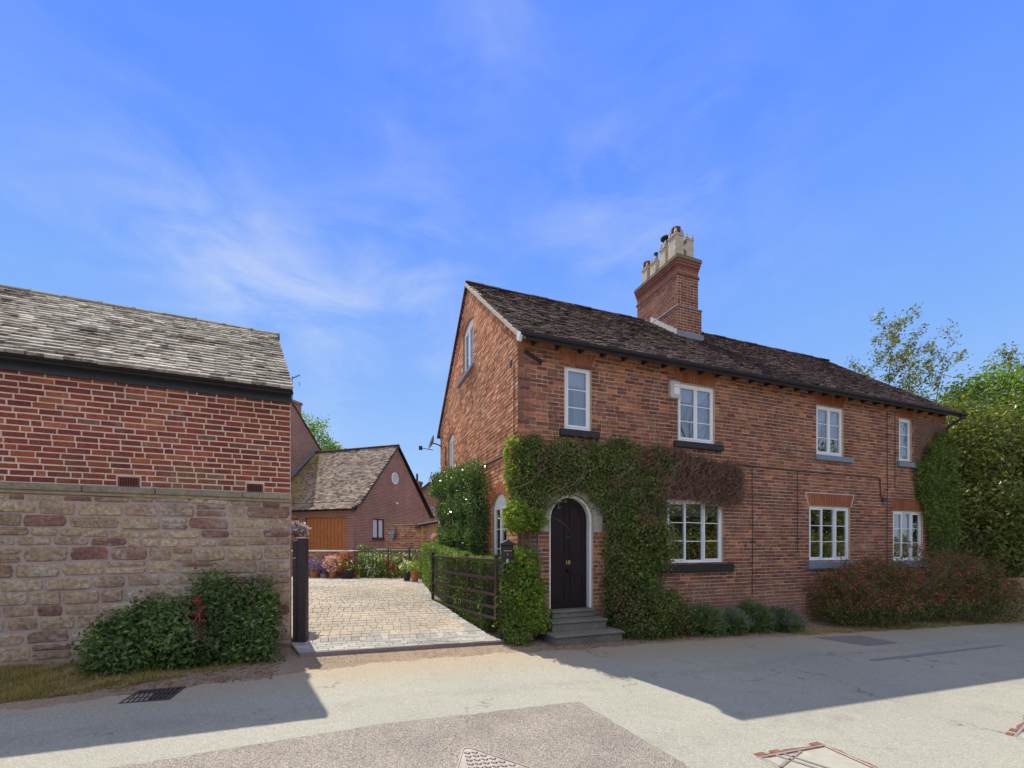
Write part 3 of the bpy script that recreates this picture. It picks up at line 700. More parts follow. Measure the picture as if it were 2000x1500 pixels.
# ================================================================== LEFT BARN
def barn():
    g = math.atan2(1, 2.235); LEN = 7.0
    B = empty('barn', (-3.41, 6.70, 0), g, 'low barn of pink-pointed red brick over sandstone with a weathered tiled roof', 'building')
    Mb = Matrix.Translation((-3.41, 6.70, 0)) @ Matrix.Rotation(g, 4, 'Z')
    # skewed end wall direction in local frame
    w = Vector((-1.48, 2.28)); ca, sa = math.cos(-g), math.sin(-g); ex, ey = w.x * ca - w.y * sa, w.x * sa + w.y * ca
    sk = ex / ey           # local x shift per metre of depth
    D = 5.0
    # brick wall core
    bw = MB(); bw.add([(-LEN, 0, 2.47), (0, 0, 2.47), (sk * D, D, 2.47), (-LEN, D, 2.47), (-LEN, 0, 3.92), (0, 0, 3.92), (sk * D, D, 3.92), (-LEN, D, 3.92)],
                      [(0, 1, 5, 4), (1, 2, 6, 5), (2, 3, 7, 6), (3, 0, 4, 7)])
    bw.add([(0, 0, 3.92), (sk * D, D, 3.92), (sk * D / 2, D / 2, 5.7)], [(0, 1, 2)])
    brickwall = bw.obj('brick_wall', M_lmort, B)
    ab = [(-2.07, -1.84, 2.477, 2.62), (-.58, -.37, 2.477, 2.61)]
    items = lay(-LEN, 0, 2.482, 3.93, [op_rect(a - .012, b + .012, c, d) for a, b, c, d in ab], None, .0788, .232, .0165, .16, 21, .0015)
    wd = dict(items=items, Mw=Mb)
    ch = pick([wd], 300)[0]
    place_bricks(brickwall, wd, ch, M_lbrick, prot=.005, seed=3)
    M_air = simple('clay_vent', (.17, .055, .045), .8, .2)
    M_void = simple('vent_hole', (.012, .01, .01), .9, .1)
    for (a, b, c, d) in ab:
        m = MB(); m.box(a, b, -.012, .05, c + .004, d - .008)
        o = m.obj('air_brick', M_air, B)
        h = MB(); nx, nz = 7, 3
        for i in range(nx):
            for j in range(nz):
                x = a + .02 + (b - a - .04) * (i + .5) / nx; z = c + .02 + (d - c - .045) * (j + .5) / nz; h.box(x - .007, x + .007, -.0135, -.008, z - .013, z + .013)
        h.obj('vent_holes', M_void, o)
    # string band
    r = random.Random(9); x = -LEN
    band = MB(); band.box(-LEN, 0, .0, .2, 2.33, 2.475); bo = band.obj('stone_band', M_lmort, B)
    while x < 0:
        L = min(r.uniform(.75, 1.15), -x)
        if -x - L < .3: L = -x
        q = MB(); q.box(x + .006, x + L - .006, -.05 + r.uniform(-.004, .004), .1, 2.385, 2.472)
        q.obj('band_stone', M_band, bo, bevel=.008); x += L
    q = MB(); q.box(-LEN, .0, -.022, .1, 2.345, 2.384); q.obj('band_bedding', simple('tan_bedding', (.42, .30, .17), .9, .3), bo)
    # stone wall
    sw = MB(); sw.box(-LEN, 0, 0, .3, -.3, 2.345); sw.add([(0, .3, -.3), (sk * D, D, -.3), (sk * D, D, 2.47), (0, .3, 2.47)], [(0, 1, 2, 3)])
    stonewall = sw.obj('stone_wall', M_smort, B)
    sv = [stone_mesh('stone', M_stone, 40 + k) for k in range(10)]
    z = -.12; zs = []
    while z < 2.33:
        h = r.choice((.12, .15, .17, .185, .205)); h = min(h, 2.345 - z)
        if 2.345 - z - h < .06: h = 2.345 - z
        x = -LEN + r.uniform(-.1, 0)
        while x < 0:
            w_ = r.uniform(.18, .55) if h > .13 else r.uniform(.14, .42)
            w_ = min(w_, 0 - x)
            if -(x + w_) < .12: w_ = -x
            split = h > .15 and r.random() < .14
            parts = [(z + h / 2, h)] if not split else [(z + h * .27, h * .52), (z + h * .77, h * .46)]
            for zc, hh in parts:
                o = bpy.data.objects.new('stone', r.choice(sv)); COL.objects.link(o); o.parent = stonewall
                j = .016; wave = .014 * math.sin(x * 2.3 + z * 5)
                o.location = (x + w_ / 2, .02, zc + wave); o.scale = ((w_ - j) * r.choice((1, -1)), .02 + r.uniform(.012, .034), (hh - j) * r.choice((1, -1)))
                o.rotation_euler = (0, r.uniform(-.025, .025), 0)
            x += w_
        z += h
    # eaves: fascia, soffit
    f = MB(); f.box(-LEN, .02, -.045, -.018, 3.865, 4.02); f.obj('fascia', M_fascia, B)
    f = MB(); f.box(-LEN, .03, -.20, -.046, 3.985, 4.015); f.obj('soffit', M_dark, B)
    f = MB(); f.prism([(-.215, 4.02), (-.19, 3.965), (-.12, 3.965), (-.09, 4.02)], -LEN, .04, 'X'); f.obj('gutter', M_dark, B, bevel=.004)
    # roof
    pitch = math.atan2(1.93, 2.75); cp, sp = math.cos(pitch), math.sin(pitch)
    SLP = 3.36; y0, z0 = -.24, 3.985
    Mr = Matrix.Translation((0, y0, z0)) @ Matrix.Rotation(pitch, 4, 'X')      # local x along, y up the slope, z out
    rb = MB(); rb.add([(-LEN, 0, -.02), (.05, 0, -.02), (.05 + sk * SLP * cp, SLP, -.02), (-LEN, SLP, -.02), (-LEN, 0, -.05), (.05, 0, -.05), (.05 + sk * SLP * cp, SLP, -.05), (-LEN, SLP, -.05)], [(0, 1, 2, 3), (4, 7, 6, 5), (0, 4, 5, 1), (1, 5, 6, 2)])
    roof = rb.obj('roof', M_dark, B, Mr)
    bkr = MB(); yt, zt = y0 + SLP * cp, z0 + SLP * sp
    bkr.add([(-LEN, yt, zt), (sk * yt + .05, yt, zt), (sk * D + .05, D + .2, 3.95), (-LEN, D + .2, 3.95)], [(0, 1, 2, 3)]); bkr.obj('rear_slope', M_ltile, B)
    items = []; e = .142; ncs = int(SLP / e); TW = .17
    Mw = Mb @ Mr
    for c in range(ncs + 1):
        y = c * e; x = .045 + sk * y * cp; x -= 0
        off = TW / 2 * (c % 2); xx = x
        while xx > -LEN:
            wd_ = TW * r.uniform(.92, 1.08) if not (xx == x and off) else TW * .5 + .03
            items.append((xx - wd_ / 2, y, wd_ - .004, c)); xx -= wd_
    sc = []
    for i, it in enumerate(items):
        p = Mw @ Vector((it[0], it[1], .03)); q = proj(p)
        if q and 0 < q[0] < 2000: sc.append((1 / (p - Vector((0, 0, EYE))).length, i))
    sc.sort(reverse=True); ch = {i for _, i in sc[:300]}
    def tile_verts(w_, ln, th, jz):
        return [(-w_ / 2, 0, 0), (w_ / 2, 0, 0), (w_ / 2, ln, 0), (-w_ / 2, ln, 0), (-w_ / 2, 0, th), (w_ / 2, 0, th + jz), (w_ / 2, ln, th), (-w_ / 2, ln, th)]
    TF = [(0, 1, 5, 4), (1, 2, 6, 5), (3, 0, 4, 7), (4, 5, 6, 7)]
    tm = []
    for k in range(5):
        q = MB(); q.add(tile_verts(1, .21, .040, r.uniform(-.006, .006)), TF); tm.append(q.mesh('roof_tile', M_ltile))
    V = []; F = []
    for i, it in enumerate(items):
        slope = -.16 + r.gauss(0, .02); lift = .026 + r.uniform(0, .008) + .02 * math.sin(it[0] * 1.1) * math.sin(it[1] * 1.9)
        rz = r.gauss(0, .012); dy = r.gauss(0, .006)
        if i in ch:
            o = bpy.data.objects.new('roof_tile', r.choice(tm)); COL.objects.link(o); o.parent = roof
            o.location = (it[0], it[1] + dy, lift); o.rotation_euler = (slope, 0, rz); o.scale = (it[2], 1, 1)
        else:
            Mt = Matrix.Translation((it[0], it[1] + dy, lift)) @ Matrix.Rotation(rz, 4, 'Z') @ Matrix.Rotation(slope, 4, 'X')
            n = len(V); V += [tuple(Mt @ Vector(p)) for p in tile_verts(it[2], .21, .040, r.uniform(-.006, .006))]; F += [tuple(n + k for k in f_) for f_ in TF]
    mobj('small_roof_tiles', fast_mesh('small_roof_tiles', V, F, M_ltile), roof, None, 'stuff')
    # ridge
    x = sk * yt + .06; 
    while x > -LEN:
        L = .46; q = MB(); prof = [(.115 * math.cos(a), .09 * math.sin(a)) for a in np.linspace(0, math.pi, 7)]
        j = r.uniform(-.008, .008)
        q.prism([(yt + a, zt - .02 + b + j) for a, b in prof], x - L + .004, x, 'X'); q.box(x - .03, x + .005, yt - .122, yt + .11, zt - .03, zt + .025 + j)
        q.prism([(yt + a * 1.05, zt - .02 + b * 1.10 + j) for a, b in prof], x - .04, x + .006, 'X')
        q.obj('ridge_tile', M_ridge, B); x -= L
barn()

# ================================================================== COTTAGE
def cottage():
    H = empty('cottage', (C0[0], C0[1], 0), ANG, 'long two-storey cottage of weathered dark red brick with white windows and a tall central chimney', 'house')
    EAVE, RID, DEP, LEN, PK = 5.50, 8.28, 7.0, 13.1, 3.5
    I = Matrix.Identity(4)
    wins = [  # x0,x1,z0,z1, lights, sill material, sill(x0,x1)
        (.93, 1.50, 3.86, 5.06, 1, 'b', (.82, 1.66)), (3.57, 4.56, 3.86, 5.07, 2, 'b', (3.45, 4.76)),
        (7.74, 8.72, 3.88, 5.08, 2, 'g', (7.66, 9.02)), (10.95, 11.50, 3.92, 5.09, 1, 'g', (10.84, 11.62)),
        (3.28, 4.80, 1.30, 2.63, 3, 'b', (3.12, 5.05)), (7.49, 8.97, 1.30, 2.63, 3, 'g', (7.40, 9.05)), (10.69, 12.00, 1.27, 2.60, 3, 'g', (10.6, 12.1))]
    doorhole = arch_hole(.62, 1.54, -.3, 2.18, .46, 15)
    holes = [rect_hole(a, b, c, d) for a, b, c, d, *_ in wins]
    holes_in = [rect_hole(a, b, c, d) for a, b, c, d, *_ in wins]
    outer = [(0, -.5), (.62, -.5), (.62, -.3)]
    # wall outline goes round the door opening (open at the foot)
    outer = [(0, -.5), (.62, -.5)] + [(.62, 2.18)] + list(reversed(doorhole[2:-1]))[0:] + [(1.54, -.5), (LEN, -.5), (LEN, EAVE), (0, EAVE)]
    cx, rr = 1.08, .46
    arc = [(cx - rr * math.cos(t), 2.18 + rr * math.sin(t)) for t in np.linspace(0, math.pi, 15)]
    outer = [(0, -.5), (.62, -.5)] + arc + [(1.54, -.5), (LEN, -.5), (LEN, EAVE), (0, EAVE)]
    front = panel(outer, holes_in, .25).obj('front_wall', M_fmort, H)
    arches = []
    for (a, b, c, d, n, *_r) in wins:
        hgt = .30 if n > 1 else .26
        if d > 4: hgt = min(hgt, 5.40 - d)
        arches.append([(a - .02, d + .012), (b + .02, d + .012), (b + .13, d + hgt), (a - .13, d + hgt)])
    fops = [op_rect(a, b, c, d, .0) for a, b, c, d, *_ in wins] + [op_poly(p) for p in arches] + [op_poly([(.62, -.5), (1.54, -.5)] + [(x, z) for x, z in reversed(arc)])]
    fitems = lay(0, LEN, -.3, EAVE - .02, fops, None, .0772, .232, .011, .2, 31, .003)
    # gable wall: local X = -v
    gw = [(-3.97, -2.97, 6.10, 7.20, .14), (-5.80, -5.05, 3.78, 4.82, .13), (-1.48, -.59, .72, 2.50, .22)]
    gh = [arch_hole(a, b, c, d, ri, 9) for a, b, c, d, ri in gw]
    gout = [(-DEP, -.5), (0, -.5), (0, EAVE), (-PK, RID - .09), (-DEP, EAVE)]
    Mg = Matrix.Rotation(R(-90), 4, 'Z')
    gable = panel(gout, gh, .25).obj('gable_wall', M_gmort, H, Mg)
    gar = []
    for (a, b, c, d, ri) in gw:
        hw = (b - a) / 2; cxx = (a + b) / 2
        gar.append(arch_hole(a - .08, b + .08, d - .02, d - .0, ri + .22, 9))
    def goutl(z):
        if z < EAVE: return (-DEP, 0)
        t = (z + .05 - EAVE) / (RID - EAVE); return (-DEP + t * PK, -t * PK)
    gops = [op_poly(p) for p in gh] + [op_poly(p) for p in gar]
    gitems = lay(-DEP, 0, -.3, RID - .1, gops, goutl, .0772, .232, .010, .3, 32, .003)
    hideF = lambda x, z: (x < 5.3 and 2.4 < z < 3.55) or (x < .62 and (z < 1.65 or 1.9 < z)) and z < 2.6 or (1.7 < x < 3.3 and z < 3.5) or z < .2
    wf = dict(items=fitems, Mw=HOUSE_M, hide=hideF); wg = dict(items=gitems, Mw=HOUSE_M @ Mg, hide=lambda x, z: z < 3 and x < -1.6)
    ch = pick([wf, wg], 300)
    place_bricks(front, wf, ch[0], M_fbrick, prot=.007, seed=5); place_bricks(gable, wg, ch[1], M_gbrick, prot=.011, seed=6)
    # other walls, plain
    o = MB(); o.add([(LEN, 0, -.5), (LEN, DEP, -.5), (LEN, DEP, EAVE), (LEN, PK, RID - .04), (LEN, 0, EAVE)], [(0, 1, 2, 3, 4)]); o.obj('end_wall', M_farbrick, H)
    o = MB(); o.add([(0, DEP, -.5), (LEN, DEP, -.5), (LEN, DEP, EAVE), (0, DEP, EAVE)], [(0, 1, 2, 3)]); o.obj('rear_wall', M_farbrick, H)
    # flat arches over the front windows, fans of bricks
    for k, poly in enumerate(arches):
        (a, z0), (b, _), (b2, z1), (a2, _) = poly; n = int((b - a) / .076); V = []; F = []
        for i in range(n):
            t0, t1 = i / n, (i + .80) / n
            q = [(a + (b - a) * t0, z0), (a + (b - a) * t1, z0), (a2 + (b2 - a2) * t1, z1), (a2 + (b2 - a2) * t0, z1)]
            m = len(V); V += [(x, .01, z) for x, z in q] + [(x, -.012 + rd.uniform(-.002, .002), z) for x, z in q]
            F += [(m + j, m + (j + 1) % 4, m + 4 + (j + 1) % 4, m + 4 + j) for j in range(4)] + [(m + 4, m + 5, m + 6, m + 7)]
        ao = mobj('window_arch', fast_mesh('window_arch', V, F, M_arch), H)
        if k == 5:
            q = MB(); 
            q.prism([(a2 - .02, z1), (b2 + .02, z1), (b2 + .02, z1 + .02), (a2 - .02, z1 + .02)], -.014, .01)
            q.prism([(b + .0, z0), (b + .02, z0), (b2 + .02, z1 - .001), (b2, z1 - .001)], -.014, .01); q.prism([(a - .02, z0), (a, z0), (a2, z1 - .001), (a2 - .02, z1 - .001)], -.014, .01)
            q.obj('pale_pointing', M_leadl, ao)
    for (a, b, c, d, ri) in gw:
        hw = (b - a) / 2; cxx = (a + b) / 2; Rr = (hw * hw + ri * ri) / (2 * ri); cz = d + ri - Rr; t0 = math.asin(min(1, hw / Rr)); V = []; F = []; n = max(8, int(2 * t0 * Rr / .075))
        for i in range(n):
            u0 = -t0 * 1.06 + 2 * t0 * 1.06 * i / n; u1 = u0 + 2 * t0 * 1.06 / n * .85; m = len(V)
            q = [(cxx + rq * math.sin(u), cz + rq * math.cos(u)) for rq, u in ((Rr + .008, u0), (Rr + .008, u1), (Rr + .235, u1), (Rr + .235, u0))]
            V += [(x, .01, z) for x, z in q] + [(x, -.012, z) for x, z in q]; F += [(m + j, m + (j + 1) % 4, m + 4 + (j + 1) % 4, m + 4 + j) for j in range(4)] + [(m + 4, m + 5, m + 6, m + 7)]
        mobj('window_arch', fast_mesh('window_arch', V, F, M_arch), H, Mg)
    # windows
    def window(a, b, c, d, n, M, arch=0.0, rows=3, rec=.035, low=False):
        f = MB(); y0, y1 = rec, rec + .06; W = .05
        f.box(a + .004, a + W, y0, y1, c, d); f.box(b - W, b - .004, y0, y1, c, d); f.box(a + W, b - W, y0, y1, d - W, d - .002); f.box(a + W, b - W, y0, y1, c + .002, c + W * .9)
        f.box(a + .005, b - .005, y0 - .022, y0 + .0, c - .012, c + .02)
        if arch:
            ah = arch_hole(a + .004, b - .004, d, d + .001, arch - .004, 11)
            f.prism(ah, y0 + .005, y1)
        wo = f.obj('window', M_white, H, M, bevel=.004)
        iw = (b - a - 2 * W); lw = iw / n
        for k in range(n):
            x0 = a + W + k * lw; x1 = x0 + lw; yy = y0 - .008 if (n == 1 or k % 2 == 1 or n == 2) else y0 + .012; cf = .043
            if n == 3 and k == 1: yy = y0 + .014; cf = .022
            if n == 3 and k != 1: yy = y0 - .008; cf = .045
            s = MB(); z0, z1 = c + W * .9, d - W
            s.box(x0 + .002, x0 + cf, yy, y1 - .005, z0, z1); s.box(x1 - cf, x1 - .002, yy, y1 - .005, z0, z1); s.box(x0 + cf, x1 - cf, yy, y1 - .005, z0, z0 + cf); s.box(x0 + cf, x1 - cf, yy, y1 - .005, z1 - cf, z1)
            s.obj('casement', M_white, wo, bevel=.003)
            g0, g1, h0, h1 = x0 + cf, x1 - cf, z0 + cf, z1 - cf
            gb = MB(); gb.add([(g0, yy + .03, h0), (g1, yy + .03, h0), (g1, yy + .03, h1), (g0, yy + .03, h1)], [(0, 1, 2, 3)]); gb.obj('pane', M_glass, wo)
            for j in range(1, rows):
                zz = h0 + (h1 - h0) * j / rows; q = MB(); q.box(g0, g1, yy + .02, yy + .029, zz - .009, zz + .009); q.obj('glazing_bar', M_white, wo)
        return wo
    def sill(x0, x1, z1, h, mat, M=I, out=.075):
        q = MB(); q.box(x0, x1, -out, .06, z1 - h, z1); q.obj('sill', mat, H, M, bevel=.012)
    for (a, b, c, d, n, sm, (s0, s1)) in wins:
        wo = window(a, b, c, d, n, I)
        sill(s0, s1, c - .014, .135 if c > 3 else .18, M_sillb if sm == 'b' else M_sillg)
        # what hangs inside
        if c > 3:
            q = MB(); q.box(a + .06, b - .06, .13, .135, d - .34 if n < 3 else d - .3, d - .06); q.obj('blind', M_blindw, wo)
            cw = MB(); xs = np.linspace(b - (.28 if n == 1 else .42), b - .05, 24)
            cw.add([(x, .20 + .02 * math.sin(i * 1.9), c + .02) for i, x in enumerate(xs)] + [(x, .20 + .02 * math.sin(i * 1.9), d - .05) for i, x in enumerate(xs)], [(i, i + 1, i + 25, i + 24) for i in range(23)]); cw.obj('curtain', M_curtain, wo)
            if n == 2 and a > 7:
                cw = MB(); xs = np.linspace(a + .05, a + .46, 24)
                cw.add([(x, .20 + .02 * math.sin(i * 1.9), c + .02) for i, x in enumerate(xs)] + [(x, .20 + .02 * math.sin(i * 1.9), d - .05) for i, x in enumerate(xs)], [(i, i + 1, i + 25, i + 24) for i in range(23)]); cw.obj('curtain', M_curtain, wo)
        elif a < 5:
            q = MB(); 
            for k in range(4): q.box(a + .06, b - .06, .12 + .01 * (k % 2), .13 + .01 * (k % 2), d - .34 + k * .07, d - .27 + k * .07)
            q.obj('blind', M_blindg, wo)
        elif a > 10:
            cw = MB(); xs = np.linspace(b - .5, b - .05, 24)
            cw.add([(x, .20 + .02 * math.sin(i * 1.9), c + .02) for i, x in enumerate(xs)] + [(x, .20 + .02 * math.sin(i * 1.9), d - .05) for i, x in enumerate(xs)], [(i, i + 1, i + 25, i + 24) for i in range(23)]); cw.obj('curtain', M_curtain, wo)
    window(gw[0][0], gw[0][1], gw[0][2], gw[0][3], 2, Mg, gw[0][4], 1); sill(-4.45, -2.88, 6.085, .10, M_sillg, Mg)
    window(gw[1][0], gw[1][1], gw[1][2], gw[1][3], 2, Mg, gw[1][4], 1); sill(-5.95, -4.98, 3.765, .10, M_sillb, Mg)
    window(gw[2][0], gw[2][1], gw[2][2], gw[2][3], 2, Mg, gw[2][4], 4)
    # rooms: one inner lining box behind the walls
    q = MB(); q.box(.3, LEN - .3, .9, DEP - .3, -.2, 2.75); q.box(.3, LEN - .3, .9, DEP - .3, 2.95, 5.4); q.box(.26, LEN - .3, .26, DEP - .3, 2.78, 2.92); q.obj('room_walls', M_room, H)
    # door
    d = MB(); cx, r1 = 1.08, .415
    arcd = [(cx + r1 * math.cos(t), 2.16 + r1 * math.sin(t)) for t in np.linspace(0, math.pi, 17)]
    d.prism([(cx - r1, .48), (cx + r1, .48)] + arcd, .16, .21); door = d.obj('door', M_door, H)
    def mould(polyg, w, y0, y1, name='door_panel'):
        n = len(polyg); c_ = (sum(p[0] for p in polyg) / n, sum(p[1] for p in polyg) / n)
        q = MB(); inn = [(c_[0] + (x - c_[0]) * (1 - w / abs(1e-6 + max(.06, abs(x - c_[0])))), c_[1] + (z - c_[1]) * (1 - w / max(.06, abs(z - c_[1])))) for x, z in polyg]
        V = [(x, y1, z) for x, z in polyg] + [(x, y0, z) for x, z in polyg] + [(x, y0, z) for x, z in inn] + [(x, y1 - .004, z) for x, z in inn]
        F = []
        for k in range(3): F += [(k * n + i, k * n + (i + 1) % n, (k + 1) * n + (i + 1) % n, (k + 1) * n + i) for i in range(n)]
        q.add(V, F); q.obj(name, M_door, door)
    ra = r1 - .07; 
    half = [(cx + ra * math.cos(t), 2.16 + ra * math.sin(t)) for t in np.linspace(0, math.pi / 2 - .12, 8)]
    mould([(cx + .04, 1.42), (cx + ra, 1.42)] + half, .035, .145, .16)
    mould([(2 * cx - x, z) for x, z in ([(cx + .04, 1.42), (cx + ra, 1.42)] + half)][::-1], .035, .145, .16)
    for sgn in (-1, 1):
        a, b = sorted((cx + sgn * .05, cx + sgn * ra)); mould([(a, .60), (b, .60), (b, 1.12), (a, 1.12)], .03, .145, .16)
    q = MB(); q.lathe([(.0, 0), (.03, 0), (.022, .02), (.034, .045), (.034, .06), (.0, .075)], 14); q.obj('door_knob', simple('dark_bronze', (.05, .035, .035), .3, .1, metal=.8), door, Matrix.Translation((cx, .158, 1.20)) @ Matrix.Rotation(R(90), 4, 'X'), smooth_=True)
    q = MB(); q.tube([(cx - .03, .145, 1.83), (cx - .035, .14, 1.72), (cx, .13, 1.67), (cx + .035, .14, 1.72), (cx + .03, .145, 1.83)], .009, 6); q.box(cx - .04, cx + .04, .14, .16, 1.82, 1.86); q.obj('door_knocker', M_iron, door)
    tc = bpy.data.curves.new('door_number', 'FONT'); tc.body = '10'; tc.size = .11; tc.extrude = .003; tc.align_x = 'CENTER'; tc.materials.append(simple('gold_paint', (.75, .50, .12), .45, .05))
    to = bpy.data.objects.new('number_text', tc); nm_ = bpy.data.meshes.new_from_object(to); bpy.data.objects.remove(to)
    nm_.materials.clear(); nm_.materials.append(tc.materials[0]); to = bpy.data.objects.new('door_number', nm_); link(to, door, Matrix.Translation((cx, .152, 1.315)) @ Matrix.Rotation(R(90), 4, 'X'))
    fr = MB(); n = 20
    def ring(ri, ro, y0, y1, zlo, mb):
        P = [(cx + math.cos(t), math.sin(t)) for t in np.linspace(0, math.pi, n)]
        inn = [(cx + ri, zlo)] + [(cx + ri * math.cos(t), 2.17 + ri * math.sin(t)) for t in np.linspace(0, math.pi, n)] + [(cx - ri, zlo)]
        out = [(cx + ro, zlo)] + [(cx + ro * math.cos(t), 2.17 + ro * math.sin(t)) for t in np.linspace(0, math.pi, n)] + [(cx - ro, zlo)]
        m = len(inn); V = [(x, y0, z) for x, z in inn] + [(x, y0, z) for x, z in out] + [(x, y1, z) for x, z in inn] + [(x, y1, z) for x, z in out]
        F = []
        for i in range(m - 1): F += [(i, i + 1, m + i + 1, m + i), (2 * m + i, 3 * m + i, 3 * m + i + 1, 2 * m + i + 1), (i, 2 * m + i, 2 * m + i + 1, i + 1), (m + i, m + i + 1, 3 * m + i + 1, 3 * m + i)]
        F += [(0, m, 3 * m, 2 * m), (m - 1, 3 * m - 1, 4 * m - 1, 2 * m - 1)]
        mb.add(V, F)
    ring(.412, .457, .05, .16, .48, fr); fr.obj('door_frame', M_white, H)
    rm = MB(); ring(.463, .655, -.022, .01, 1.93, rm); rm.obj('render_arch', M_render, H)
    rm = MB(); ring(.58, .605, -.030, -.022, 1.93, rm); rm.obj('arch_moulding', M_render, H)
    ip = MB(); ip.box(.60, .64, .12, .5, .47, 2.7); ip.box(1.52, 1.56, .21, .5, .47, 2.7); ip.obj('door_lining', M_dark, H)
    # steps
    for (x0, x1, y0, y1, z0, z1) in ((.625, 1.535, -.10, .3, .34, .475), (.48, 1.62, -.40, -.02, .15, .335), (.38, 1.76, -.70, -.02, -.15, .155)):
        q = MB(); q.box(x0 + .02, x1 - .02, y0 + .03, y1, z0, z1 - .045); so_ = q.obj('step', M_step, H, bevel=.006)
        q = MB(); q.box(x0, x1, y0, y1, z1 - .042, z1); q.obj('tread', M_step, so_, bevel=.01)
    # roof
    pitch = math.atan2(RID - EAVE, PK); cp, sp = math.cos(pitch), math.sin(pitch); OV = .30
    y0, z0 = -OV, EAVE - OV * math.tan(pitch) + .045
    SLP = (PK + OV) / cp; X0, X1 = -.07, LEN + .28
    Mr = Matrix.Translation((0, y0, z0)) @ Matrix.Rotation(pitch, 4, 'X')
    q = MB(); q.box(X0 + .01, X1 - .01, .0, SLP - .02, -.06, -.012); roof = q.obj('roof', M_dark, H, Mr)
    r = random.Random(77); items = []; e = .10; TW = .168; ncs = int(SLP / e)
    for c in range(ncs):
        x = X0 - (TW / 2 if c % 2 else 0)
        while x < X1:
            a, b = max(x, X0), min(x + TW, X1)
            if b - a > .02: items.append(((a + b) / 2, c * e, b - a - .004, c))
            x += TW
    # chimney footprint cut out
    CX0, CX1, CY0, CY1 = 5.64, 6.53, 2.38, 4.32
    items = [it for it in items if not (CX0 - .02 < it[0] < CX1 + .02 and (it[1] * cp + y0) > CY0 - .02)]
    Mw = HOUSE_M @ Mr; sc = []
    for i, it in enumerate(items):
        p = Mw @ Vector((it[0], it[1], .03)); q_ = proj(p)
        if q_: sc.append((1 / (p - Vector((0, 0, EYE))).length, i))
    sc.sort(reverse=True); chs = {i for _, i in sc[:300]}
    TF = [(0, 1, 5, 4), (1, 2, 6, 5), (3, 0, 4, 7), (4, 5, 6, 7)]
    def tv(w_, ln, th, j): return [(-w_ / 2, 0, 0), (w_ / 2, 0, 0), (w_ / 2, ln, 0), (-w_ / 2, ln, 0), (-w_ / 2, r.uniform(-.006, .004), th), (w_ / 2, r.uniform(-.006, .004), th + j), (w_ / 2, ln, th), (-w_ / 2, ln, th)]
    tm = []
    for k in range(5):
        q = MB(); q.add(tv(1, .16, .016, r.uniform(-.005, .005)), TF); tm.append(q.mesh('roof_tile', M_htile))
    V = []; F = []
    for i, it in enumerate(items):
        slope = -.12 + r.gauss(0, .03); lift = .012 + r.uniform(0, .010) + .022 * math.sin(it[0] * .9 + 1) * math.sin(it[1] * 1.3) + .006 * math.sin(it[0] * 5)
        rz = r.gauss(0, .015); dy = r.gauss(0, .006)
        if i in chs:
            o = bpy.data.objects.new('roof_tile', r.choice(tm)); COL.objects.link(o); o.parent = roof
            o.location = (it[0], it[1] + dy, lift + .012); o.rotation_euler = (slope, 0, rz); o.scale = (it[2], 1, 1)
        else:
            Mt = Matrix.Translation((it[0], it[1] + dy, lift + .012)) @ Matrix.Rotation(rz, 4, 'Z') @ Matrix.Rotation(slope, 4, 'X')
            n_ = len(V); V += [tuple(Mt @ Vector(p)) for p in tv(it[2], .16, .016, r.uniform(-.005, .005))]; F += [tuple(n_ + k for k in f_) for f_ in TF]
    mobj('small_roof_tiles', fast_mesh('small_roof_tiles', V, F, M_htile), roof, None, 'stuff')
    ry, rz_ = y0 + SLP * cp, z0 + SLP * sp
    q = MB(); q.add([(X0, ry, rz_), (X1, ry, rz_), (X1, DEP + .3, z0), (X0, DEP + .3, z0), (X0, ry, rz_ - .06), (X1, ry, rz_ - .06), (X1, DEP + .3, z0 - .06), (X0, DEP + .3, z0 - .06)], [(0, 1, 2, 3), (4, 7, 6, 5), (0, 3, 7, 4), (1, 5, 6, 2), (3, 2, 6, 7)]); q.obj('rear_slope', M_htile, H)
    x = X0; prof = [(.12 * math.cos(a), .085 * math.sin(a)) for a in np.linspace(0, math.pi, 7)]
    while x < X1:
        L = min(.45, X1 - x); j = r.uniform(-.012, .012)
        if not (CX0 - .1 < x + L / 2 < CX1 + .1):
            q = MB(); q.prism([(ry + a, rz_ - .025 + b + j) for a, b in prof], x + .003, x + L - .003, 'X'); q.prism([(ry + a * 1.04, rz_ - .025 + b * 1.08 + j) for a, b in prof], x + L - .03, x + L + .004, 'X')
            q.obj('ridge_tile', M_htile, H)
        x += L
    # verge: pale mortar strip under the tile ends on the left gable, and undercloak
    q = MB()
    nseg = 46
    for k in range(nseg):
        a, b = SLP * k / nseg, SLP * (k + .86) / nseg
        q.box(X0 - .004, X0 + .11, a, b, -.062 + r.uniform(-.006, .0), -.002 + r.uniform(0, .016))
    q.obj('verge_mortar', M_verge, H, Mr @ Matrix.Translation((-.012, 0, .01)))
    q = MB(); q.box(X0 - .02, X0 + .03, -.02, .12, -.1, .03); q.obj('verge_end', M_alarmw, H, Mr)
    # eaves: rafters, fascia-less gutter, brackets
    for k in range(27):
        x = .28 + k * .48
        q = MB(); q.box(x - .026, x + .026, -.20, -.002, 5.30, 5.395); q.obj('rafter_end', M_dark, H)
    q = MB(); pr = [(-.30 + .062 * math.cos(a), 5.36 + .062 * math.sin(a)) for a in np.linspace(math.pi, 2 * math.pi, 8)]
    q.prism(pr + [(-.30 + .05 * math.cos(a), 5.362 + .05 * math.sin(a)) for a in np.linspace(2 * math.pi, math.pi, 8)], X0 - .01, X1 + .02, 'X'); q.obj('gutter', M_dark, H)
    q = MB(); q.box(X0 + .05, X1 - .03, -.245, -.235, 5.31, 5.40); q.obj('eaves_board', M_dark, H)
